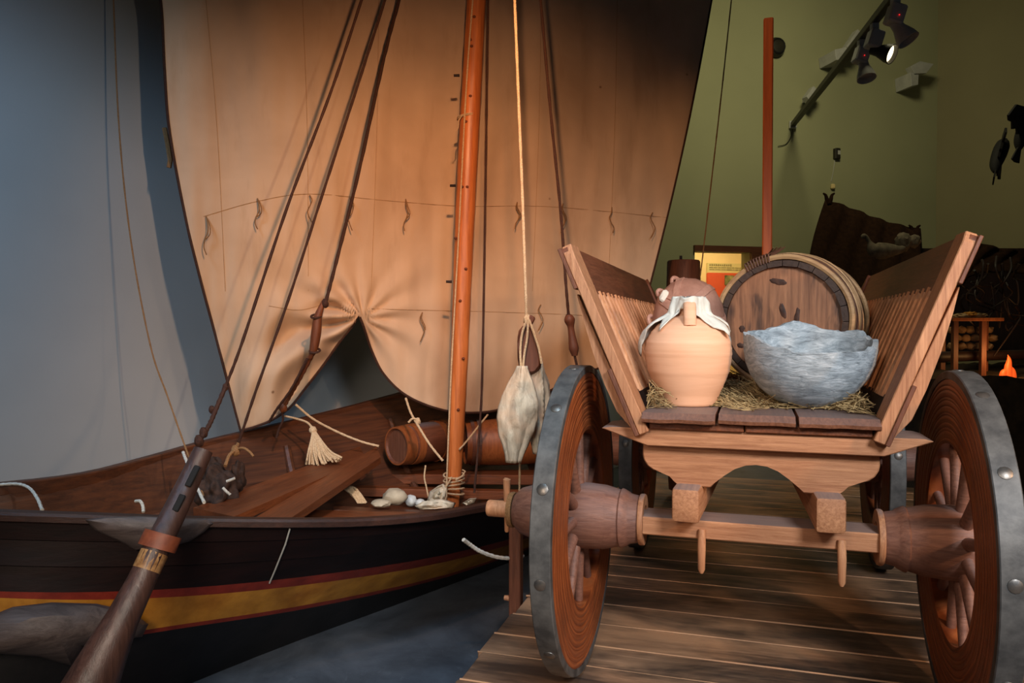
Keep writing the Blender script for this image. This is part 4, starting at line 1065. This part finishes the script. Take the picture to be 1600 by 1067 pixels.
M['orangeband'] = wood('orange_barrel_band', (120, 64, 32), (164, 94, 50), (96, 48, 24), 'Z', 30, .45, .2)
keg('small brown barrel with orange bands lying behind the loose boards', P(619, 697, 4.5), R(46), .5, .106, wood('brown_keg_head', (82, 48, 34), (122, 78, 56), None, 'Z', 40), M['brownX'], [(.0, .07), (.09, .135), (.29, .33), (.35, .42)], M['orangeband'])
keg('larger orange-brown barrel lying in the boat to the right of the mast', P(726, 692, 4.70), R(12), .60, .128, M['brownZ'], M['orangeband'], [(.03, .05), (.07, .085), (.53, .55)], M['brownX'])
# stones and dried fish on the boards
for (x, y, Y, r3, sd, lb) in ((617, 776, 3.85, (.062, .055, .042), 2, 'round pale stone, biggest of those lying by the mast foot'), (596, 786, 3.8, (.05, .045, .02), 4, 'flat pale stone just left of the biggest one'), (642, 782, 3.95, (.03, .03, .03), 6, 'small grey stone just right of the biggest one'), (656, 786, 3.9, (.025, .025, .022), 7, 'small grey stone beside the dried skin by the mast foot')):
    mb = MB(); mb.ball((0, 0, 0), r3, 3, .22, sd, 2); o = mb.build('stone', M['stone_pale'] if r3[0] > .04 else M['grey_metal']); o.location = P(x, y, Y); tag(o, lb, 'stone', 'stones by the mast foot')
def scrap(name, label, outline, Y, m, amp=.02, cat='dried fish'):
    cx_ = sum(p[0] for p in outline) / len(outline); cy_ = sum(p[1] for p in outline) / len(outline)
    mb = MB(); rings = []
    for s_ in (1, .8, .55, .3, .02):
        rings.append([P(cx_ + (x - cx_) * s_, cy_ + (y - cy_) * s_, Y + amp * noise.noise(Vector((x * .09 * s_, y * .09, s_ * 3))) - .03 * (1 - s_)) for x, y in outline])
    mb.grid(rings, True); o0 = P(cx_, max(p[1] for p in outline), Y); o = mb.build(name, m, loc=o0, ang=60); solid(o, .006, 0); return tag(o, label, cat)
scrap('dried_fish', 'grey crumpled piece of dried fish standing against the mast foot', [(668, 782), (672, 768), (684, 760), (692, 756), (697, 764), (695, 776), (690, 786), (676, 788)], 3.9, M['fish'], .05)
scrap('dried_fish', 'pale flat dried fish lying at the mast foot', [(648, 790), (662, 783), (690, 780), (712, 786), (708, 793), (680, 796), (655, 796)], 3.78, M['fish'], .03)
scrap('dried_fish', 'small pale dried fish scrap lying right of the mast foot', [(722, 786), (735, 779), (744, 778), (742, 785), (728, 790)], 3.8, M['fish'], .02)

# ------------------------------------------------------------------ steering oar
oar = thing('steering_oar', 'thick dark steering oar with slots and a leather strap, leaning on the boat side', 'steering oar', P(140, 1100, 2.4), 0); oo = P(140, 1100, 2.4)
op = [P(318, 703, 2.78), P(300, 742, 2.74), P(275, 795, 2.66), P(250, 845, 2.58), P(222, 905, 2.52), P(192, 965, 2.46), P(165, 1020, 2.42), P(135, 1085, 2.38), P(110, 1140, 2.34)]
orad = [.034, .037, .041, .043, .045, .052, .068, .086, .094]
mb = MB(); cc = catmull(op, 5); mb.tube([p - oo for p in cc], [interp(list(enumerate(orad)), i / 5) for i in range(len(cc))], 18)
M['oarwood'] = wood('oiled_dark_oar_wood', (48, 30, 25), (96, 66, 56), (36, 24, 20), 'Z', 26, .4, .35, 0, spec=.6)
mb.build('shaft', M['oarwood'], oar)
mb = MB(); 
def slot(ax, ay, bx, by, Ya, Yb_):
    a, b = P(ax, ay, Ya), P(bx, by, Yb_); d = (b - a); z = d.normalized(); x = z.cross(Vector((0, 1, 0))).normalized(); y = z.cross(x)
    m_ = MB(); m_.box((a + b) / 2 - oo, (.022, .012, d.length), Matrix((x, y, z)).transposed(), .003); m_.build('slot', M['black'], oar)
slot(309, 728, 293, 760, 2.713, 2.676); slot(286, 773, 273, 799, 2.649, 2.617)
d = (op[4] - op[3]).normalized()
c1 = op[3]; x_ = Vector((1, 0, 0)); ax1 = (x_ - d * x_.dot(d)).normalized(); ax2 = d.cross(ax1)
mb = MB(); rows = []
for (h, r_) in ((-.026, .047), (-.026, .051), (.026, .051), (.026, .047)):
    rows.append([c1 - oo + d * (h + .006 * math.sin(a)) + (ax1 * math.cos(a) * r_ * 1.25 + ax2 * math.sin(a) * r_) for a in [2*math.pi*k/32 for k in range(32)]])
rows.append(rows[0]); mb.grid(rows, True); mb.build('strap', M['leather'], oar, ang=30)
c2 = op[3] + d * .07; mb = MB()
rows = [[c2 - oo + d * h + (ax1 * math.cos(a) + ax2 * math.sin(a)) * .0452 for a in [2*math.pi*k/32 for k in range(32)]] for h in (-.03, -.01, .01, .03)]
mb.grid(rows, True); mb.build('worn_band', plain('worn_pale_wood', (120, 80, 44), (190, 146, 96), 26, .4, .2), oar)

# ------------------------------------------------------------------ block with hanging dried fish
blk = thing('pulley_block', 'brown wooden pulley block hanging above the dried fish', 'pulley block', P(826, 500, 3.2), 0); b0 = P(826, 500, 3.2)
mb = MB(); ol = [(812, 512), (822, 506), (832, 512), (840, 530), (846, 555), (846, 572), (838, 583), (826, 586), (815, 582), (809, 566), (808, 540), (809, 522)]
mb.prism(ol, lambda p: P(p[0], p[1], 3.16) - b0, lambda p: P(p[0], p[1], 3.24) - b0, .012); mb.build('shell', M['brownZ'], blk, ang=40)
mb = MB()
mb.tube([p - b0 for p in catmull([P(x, y, 3.14) for x, y in ((823, 500), (816, 520), (813, 548), (814, 575))], 5)], .005, 6)
mb.tube([p - b0 for p in catmull([P(x, y, 3.14) for x, y in ((825, 500), (824, 525), (819, 555), (817, 578))], 5)], .005, 6)
mb.tube([p - b0 for p in catmull([P(x, y, 3.14) for x, y in ((827, 500), (834, 520), (842, 545), (846, 568))], 5)], .005, 6)
mb.build('lashing', M['rope_light'], blk)
mb = MB(); mb.box(P(828, 502, 3.2) - b0, (.03, .03, .05), Matrix.Rotation(.5, 3, 'Y'), .006); mb.build('becket', M['brownZ'], blk)
def fish(label, ctr, top, L, Wd, Y, lean, seed, rz=0):
    o0 = P(*top, Y); mb = MB(); rows = []; nn = 34
    prof = [(0, .22), (.06, .32), (.18, .60), (.32, .86), (.45, .99), (.55, 1.0), (.68, .88), (.8, .66), (.92, .44), (1, .36)]
    for j in range(nn + 1):
        t = j / nn; hw = smooth_interp(prof, t) * Wd / 2; row = []
        for k in range(21):
            s_ = -1 + 2 * k / 20
            edge = 1 + .06 * noise.noise(Vector((t * 9, s_ * 2, seed)))
            z = -L * t; x = hw * s_ * edge + lean * t
            y = -.012 * (1 - s_ * s_) * math.sin(math.pi * min(1, t + .1)) + .012 * noise.noise(Vector((s_ * 3, t * 6, seed))) + .018 * abs(s_) ** 2
            y -= .006 * math.exp(-(s_ / .12) ** 2) * (1 + .6 * math.sin(t * 110)) * (t < .62)
            row.append(Vector((x, y, z)))
        rows.append(row)
    mb.grid(rows); o = mb.build('dried_fish', M['fish'], ang=60); solid(o, .009, 0); o.location = o0; o.rotation_euler = (0, 0, rz)
    return tag(o, label, 'dried fish', 'dried fish hanging from the block')
fish('pale split dried fish hanging in front from the wooden block', 0, (816, 572), .395, .165, 3.12, -.035, 1, .0)
fish('split dried fish hanging behind the paler one from the wooden block', 0, (843, 560), .40, .15, 3.2, .01, 5, R(38))

# ------------------------------------------------------------------ post and things farther back
pp = P(1199, 395, 4.39)
post = thing('orange_post', 'tall orange-stained square post rising behind the big barrel', 'post', (pp.x, pp.y, ZD + ZB + .001), R(-17))
zt = P(1197, 30, 4.39).z - ZD - ZB
MB().box((-.002, 0, zt / 2), (.054, .054, zt), None, .006).build('shaft', M['post'], post, ang=25)
# round loudspeaker on back wall
def backpt(px, py, off=.1):
    s = on_back(px); p = Vector((WL1[0] + bdir.x * s, WL1[1] + bdir.y * s, 0)); nrm = Vector((bdir.y, -bdir.x, 0)); q = P(px, py, p.y); return q + nrm * off
q = backpt(1209, 76, .06)
sp_ = thing('wall_speaker', 'round dark loudspeaker high on the olive wall behind the orange post', 'loudspeaker', q, bang)
MB().lathe([(0, -.04), (.06, -.045), (.1, -.03), (.115, 0), (.115, .06), (0, .06)], 32, 'Y').build('housing', M['dark_metal'], sp_)
MB().lathe([(.075, -.044), (.085, -.05), (.095, -.044), (.085, -.036), (.075, -.044)], 32, 'Y').build('ring', M['black'], sp_)
# ceiling track with spotlights: runs from the back wall towards the room
ta = backpt(1237, 196, .02); tb = P(1440, -62, 4.6)
trk = thing('lighting_track', 'long grey lighting track running up across the olive wall', 'lighting track', ta, 0)
dd = tb - ta; x = dd.normalized(); z = (Vector((0, 0, 1)) - x * x.z).normalized(); y = z.cross(x); RM = Matrix((x, y, z)).transposed()
MB().box(dd / 2, (dd.length, .06, .05), RM, .004).build('rail', M['dark_metal'], trk, smooth=False)
MB().box(x * .02, (.05, .09, .09), RM, .006).build('end_cap', M['grey_metal'], trk, smooth=False)
def on_track(px):
    lo, hi = 0., 1.
    for _ in range(40):
        m_ = (lo + hi) / 2; p = ta + dd * m_; q = CXp + F * p.x / p.y
        if q < px: lo = m_
        else: hi = m_
    return ta + dd * lo
lampface = emit('lit_lamp_face', (255, 236, 190), 3.0)
reds = emit('red_indicator', (255, 40, 40), 2.0)
def spotlight(label, px, aimv, size, lit=False):
    p = on_track(px); s_ = thing('spotlight', label, 'spotlight', p, 0, 'spotlights on the track')
    MB().box((0, 0, -.05), (.05, .05, .09), None, .004).build('bracket', M['grey_metal'], s_, smooth=False)
    MB().box((0, 0, -.14 * size), (.10 * size, .10 * size, .13 * size), Matrix.Rotation(.3, 3, 'Y'), .01).build('gear_box', M['grey_metal'], s_, smooth=False)
    dq = Vector(aimv).to_track_quat('Z', 'Y').to_matrix()
    c = Vector((.02, 0, -.22 * size)) + Vector(aimv).normalized() * .03
    m_ = MB(); m_.lathe([(0, -.07 * size), (.035 * size, -.07 * size), (.04 * size, -.02), (.065 * size, .05 * size), (.072 * size, .09 * size), (.066 * size, .09 * size), (.058 * size, .05 * size), (0, .04 * size)], 24, 'Z', c, dq); m_.build('lamp_head', M['grey_metal'] if not lit else M['dark_metal'], s_)
    if lit:
        m_ = MB(); m_.lathe([(0, .06 * size), (.062 * size, .062 * size), (.06 * size, .055 * size), (0, .052 * size)], 24, 'Z', c, dq); m_.build('lamp_face', lampface, s_)
    else:
        m_ = MB(); m_.ball((-.0, -.056 * size, -.16 * size), .0035, 1); m_.build('indicator', reds, s_)
    return s_
spotlight('unlit grey spotlight at the top right end of the track', 1394, (.4, -.3, -.8), 1.0)
spotlight('lit spotlight shining white on the track', 1362, (.7, -.75, -.5), 1.0, True)
spotlight('unlit grey spotlight left of the lit one on the track', 1342, (.05, -.3, -.9), 1.0)
# box-shaped fittings beside the track
def fitting(label, quad, off, name='flood_light', nm='housing', box2=None):
    ps = [backpt(x, y, off) for x, y in quad]; o0 = ps[0]
    nrm = Vector((bdir.y, -bdir.x, 0)); s_ = thing(name, label, 'flood light', o0, 0, None)
    m_ = MB(); m_.prism(list(range(len(ps))), lambda i: ps[i] - o0 + nrm * .05, lambda i: ps[i] - o0 - nrm * .05, .003); m_.build(nm, M['grey_metal'], s_, smooth=False)
    if box2:
        ps2 = [backpt(x, y, off) for x, y in box2]; m_ = MB(); m_.prism(list(range(len(ps2))), lambda i: ps2[i] - o0 + nrm * .03, lambda i: ps2[i] - o0 - nrm * (off - .01), .003); m_.build('mount', M['grey_metal'], s_, smooth=False)
fitting('square grey flood light beside the lower end of the track', [(1241, 160), (1252, 144), (1262, 153), (1250, 172)], .2, box2=[(1254, 150), (1265, 150), (1262, 160), (1252, 162)])
fitting('large grey flood light above the middle of the track', [(1294, 88), (1311, 62), (1322, 74), (1304, 100)], .3, box2=[(1278, 92), (1296, 88), (1300, 106), (1280, 108)])
fitting('grey flood light on the olive wall right of the lit spotlight', [(1396, 116), (1410, 108), (1431, 112), (1420, 126), (1402, 127)], .25, box2=[(1397, 124), (1410, 127), (1409, 143), (1399, 145)])
# box, plug and cable on the wall
q = backpt(1305, 241, .03); bx = thing('wall_box', 'small dark control box with a cable on the olive wall', 'control box', q, bang)
MB().box((0, 0, 0), (.07, .06, .13), None, .006).build('housing', M['dark_metal'], bx, smooth=False); MB().box((.01, -.032, .01), (.035, .006, .05)).build('window', M['grey_metal'], bx, smooth=False)
q2 = backpt(1299, 292, .03); MB().tube([Vector((-.01, .02, -.06)), Vector((-.03, .02, -.2)), (Vector((-.06, .02, -.34)))], .004, 6).build('cable', M['grey_metal'], bx)
tag(MB().box((0, 0, 0), (.05, .04, .06), None, .01).build('wall_socket', M['wall_y'], smooth=False, loc=None), 'pale socket on the olive wall under the small control box', 'socket'); C.objects[-1].location = q2
mb = MB(); mb.tube(catmull([backpt(x, y, .02) for x, y in ((1238, 200), (1234, 215), (1226, 226), (1214, 229))], 6), .004, 6)
tag(mb.build('wall_cable', M['dark_metal'], loc=backpt(1236, 200, .02)), 'thin cable drooping from the track end towards the orange post', 'cable')

# black birds hanging before the right wall
def bird(label, c, s, rot, grp='black birds in the air'):
    b_ = thing('black_bird', label, 'bird', c, 0, grp); b_.rotation_euler = rot
    mb = MB(); mb.tube(catmull([(0, 0, -.20), (0, .01, -.12), (0, .0, 0), (0, -.01, .10), (0, -.02, .15), (0, -.03, .19)], 5), [s * k for k in [.02 + .045 * math.sin(math.pi * min(1, i / 24)) ** .8 if i < 22 else .022 - .004 * (i - 22) for i in range(26)]], 12)
    mb.build('body', M['black'], b_)
    for sg in (-1, 1):
        m_ = MB(); ol = [(0, .06), (.12, .13), (.26, .10), (.34, -.02), (.30, -.05), (.24, -.04), (.2, -.09), (.14, -.06), (.1, -.1), (0, -.06)]
        m_.prism(ol, lambda p: Vector((sg * p[0], -.012 - .25 * p[0] ** 2, p[1])), lambda p: Vector((sg * p[0], .006 - .25 * p[0] ** 2, p[1]))); m_.build('wing', M['black'], b_, smooth=False)
    m_ = MB(); m_.prism([(-.02, -.17), (.02, -.17), (.06, -.3), (0, -.31), (-.06, -.3)], lambda p: Vector((p[0], -.006, p[1])), lambda p: Vector((p[0], .006, p[1]))); m_.build('tail', M['black'], b_, smooth=False)
bird('small black bird hanging before the right wall, complete in view', P(1561, 242, 7.2), 1, (R(10), R(28), R(62)))
bird('larger black bird cut off by the right edge of the picture', P(1603, 198, 6.6), 1, (R(10), R(12), R(30)))

# dark cloth tents with horned poles
def tent(label, top_, bot_, Ya, Yb, hornsx, skew=0):
    """cloth sheet sloping towards the viewer from a ridge"""
    s_ = thing('cloth_shelter', label, 'shelter', P(*bot_[0], Yb), 0); o0 = P(*bot_[0], Yb)
    rows = []; n = 24
    T = catmull([P(x, y, Ya) for x, y in top_], 8); B = catmull([P(x, y, Yb) for x, y in bot_], 8); T = resample(T, n); B = resample(B, n)
    for j in range(14):
        t = j / 13; rows.append([T[i].lerp(B[i], t) + Vector((0, .03 * math.sin(i * 1.3 + j * .4) + .05 * math.sin(math.pi * t), -.03 * math.sin(math.pi * i / (n - 1)) * (1 - t))) - o0 for i in range(n)])
    mb = MB(); mb.grid(rows); o = mb.build('cloth', M['brown_cloth'], s_, ang=80); solid(o, .015, 0)
    for (x, y) in hornsx:
        for sg in (-1, 1):
            mb = MB(); mb.tube(catmull([P(x, y + 6, Ya) - o0, P(x + sg * 3, y, Ya) - o0, P(x + sg * 5, y - 7, Ya) - o0, P(x + sg * 9, y - 10, Ya) - o0], 4), [.03 - .0018 * i for i in range(13)], 8)
            mb.build('horned_pole', M['brown_cloth'], s_)
    return s_
tent('dark brown cloth shelter with forked pole tips before the olive wall', [(1290, 312), (1330, 322), (1385, 342), (1436, 358)], [(1250, 470), (1330, 500), (1400, 520), (1465, 520)], 7.9, 7.0, [(1295, 312), (1429, 362)])
tent('dark brown cloth shelter at the right edge behind the cart side', [(1500, 372), (1530, 376), (1570, 384), (1640, 392)], [(1478, 470), (1520, 430), (1570, 425), (1640, 430)], 7.4, 7.1, [])
# bird-shaped bundle
M['greyfeather'] = plain('grey_brown_feathers', (84, 76, 62), (120, 108, 90), 14, .9, .4)
g = thing('hanging_bird', 'pale grey goose-shaped bird hanging before the brown cloth shelter', 'bird', P(1385, 395, 6.9), 0); g0 = P(1385, 395, 6.9)
mb = MB(); mb.tube([p - g0 for p in catmull([P(x, y, 6.9) for x, y in ((1346, 371), (1352, 369), (1358, 378), (1364, 388), (1376, 392), (1392, 391), (1406, 390), (1414, 386))], 5)], [.012, .018, .022, .024, .022, .018, .018, .018, .018, .018, .02, .025, .032, .04, .05, .06, .066, .07, .072, .074, .075, .074, .072, .07, .066, .06, .055, .05, .045, .04, .036, .034, .03, .028, .02, .01], 12); mb.build('body', M['greyfeather'], g)
mb = MB(); mb.ball(P(1411, 378, 6.95) - g0, (.07, .06, .085), 3, .3, 2); mb.ball(P(1428, 377, 6.95) - g0, (.055, .05, .06), 3, .3, 4); mb.build('bundle', M['greyfeather'], g)
# distant pieces: dark chest behind the wrapped jar
q0 = P(1068, 440, 5.6)
ch = thing('dark_cask', 'dark wooden cask with a peg on top, behind the wrapped jar', 'cask', (q0.x, q0.y, ZD + .03), R(-10))
zt_ = P(1068, 407, 5.6).z - ZD - .03; MB().lathe([(0, .02), (.10, .02), (.13, .5), (.135, 1.0), (.118, zt_ - .01), (.11, zt_), (0, zt_)], 32).build('body', M['brownZ'], ch, ang=40)
MB().tube([(-.02, 0, zt_ - .01), (-.02, 0, zt_ + .035)], .010, 8).build('peg', M['darkZ'], ch)

# hearth scene on a raised dark mound at the right
Yh = 6.6
hz = P(1500, 590, Yh).z
hm = thing('hearth_mound', 'dark raised earth mound carrying the fire, behind the right wheel', 'mound', (3.9, 7.2, 0), 0)
rows = []
for j in range(24):
    row = []
    for i in range(40):
        x_ = 3.3 + 2.9 * i / 39; y_ = Yh - .1 + 1.75 * j / 23
        z_ = hz + .05 * noise.noise(Vector((x_ * 2.5, y_ * 2.5, 0))) + .03 * noise.noise(Vector((x_ * 9, y_ * 9, 0))) + .06 * (j / 23)
        row.append(Vector((x_ - 3.9, y_ - 7.2, z_)))
    if j == 0: rows.append([Vector((p.x, p.y - .02, 0)) for p in row])
    rows.append(row)
M['earth'] = plain('dark_peaty_earth', (34, 26, 18), (60, 46, 30), 9, .95, .6)
mb = MB(); mb.grid(rows); mb.build('earth', M['earth'], hm, ang=60)
# dark log backdrop / hut wall
hb = thing('dark_hut', 'dark interior wall of the shelter behind the hearth at the right edge', 'hut', (4.6, 7.9, 0), 0)
MB().box((.5, 0, (hz + .12 + 2.35) / 2), (2.6, .08, 2.35 - hz - .12), None, .01).build('wall_boards', M['darkZ'], hb, smooth=False)
rng = random.Random(3)
for k in range(16):
    x0 = 1505 + rng.random() * 95; y0 = 400 + rng.random() * 80
    pts = [P(x0, y0, 6.9)]
    for q in range(4): pts.append(P(x0 + (q + 1) * rng.uniform(-9, 9), y0 + (q + 1) * rng.uniform(8, 22), 6.9 + rng.uniform(-.1, .1)))
    o0 = pts[-1]; m_ = MB(); m_.tube(catmull(pts, 4), [.012 - .0004 * i for i in range(17)], 6)
    tag(m_.build('branch', M['darkZ'], loc=o0), 'thin bare branch hanging in the dark shelter at the right edge', 'branch', 'bare branches in the dark shelter')
tb_ = thing('low_table', 'small orange-brown wooden table near the fire, seen past the cart side', 'table', PZ(1515, 590, hz), 0); t0 = P(1515, 497, 6.9)
tl = tb_.location.copy()
MB().box(P(1515, 499, 6.9) - tl, (.46, .26, .03), None, .004).build('tabletop', M['orangeband'], tb_, smooth=False)
zt_ = P(1515, 499, 6.9).z - .015
for dx, dy in ((-.19, -.1), (.06, -.1), (-.19, .1), (.2, .1)):
    c = P(1515, 499, 6.9) - tl + Vector((dx, dy, 0)); h_ = zt_ - hz; MB().box((c.x, c.y, (zt_ + hz) / 2 - tl.z), (.045, .045, h_), None, .003).build('leg', M['brownZ'], tb_, smooth=False)
rng = random.Random(6)
for k, (x, y, sz, lb) in enumerate(((1502, 494, .05, 'flat pale loaf at the left on the low table'), (1516, 491, .045, 'yellowish lump in the middle of the low table'), (1530, 493, .05, 'curved pale food piece at the right on the low table'))):
    m_ = MB(); m_.ball((0, 0, 0), (sz * 1.4, sz, sz * .5), 3, .4, k); o = m_.build('food', plain('food_%d' % k, ((170, 140, 100), (190, 130, 50), (160, 130, 90))[k], None, 12), None); o.location = P(x, y, 6.88); tag(o, lb, 'food')
M['wallstone'] = plain('warm_pale_stone', (150, 112, 76), (186, 146, 104), 8, .9, .5)
sw = 0
for r_ in range(3):
    for c_ in range(5):
        x = 1488 + c_ * 14 + (7 if r_ % 2 else 0); y = 515 + r_ * 13
        m_ = MB(); m_.ball((0, 0, 0), (.046, .05, .036), 2, .35, r_ * 7 + c_, 2); o = m_.build('hearth_stone', M['wallstone']); o.location = P(x, y, 7.3); tag(o, 'rounded pale stone in the low stone stack under the table by the fire', 'stone', 'stones stacked under the low table')
o = MB(); o.tube([P(1455, 558, 6.95), P(1600, 554, 6.95)], [.05, .045], 10); tag(o.build('charred_log', M['darkX'], loc=P(1500, 550, 6.75)), 'dark log lying behind the fire at the right', 'log')
fl = MB(); c = P(1575, 588, 6.7)
for (dx, h, r) in ((0, .19, .035), (-.045, .08, .03), (.04, .1, .032), (.015, .13, .03)):
    fl.tube(catmull([c + Vector((dx, 0, -.02)), c + Vector((dx * .9, 0, h * .4)), c + Vector((dx * .3 + .008, 0, h * .75)), c + Vector((dx * .1 - .004, 0, h))], 4), [r * (1 - (i / 12) ** 1.6) + .001 for i in range(13)], 10)
tag(fl.build('flame', emit('orange_flame', (226, 84, 30), .8), loc=c), 'small orange flame glowing on the dark mound', 'flame')
l = bpy.data.lights.new('fire_glow', 'POINT'); l.energy = 4.5; l.color = (1, .5, .16); l.shadow_soft_size = .06
lo = bpy.data.objects.new('fire_glow', l); C.objects.link(lo); lo.location = c + Vector((-.15, -.12, .2))
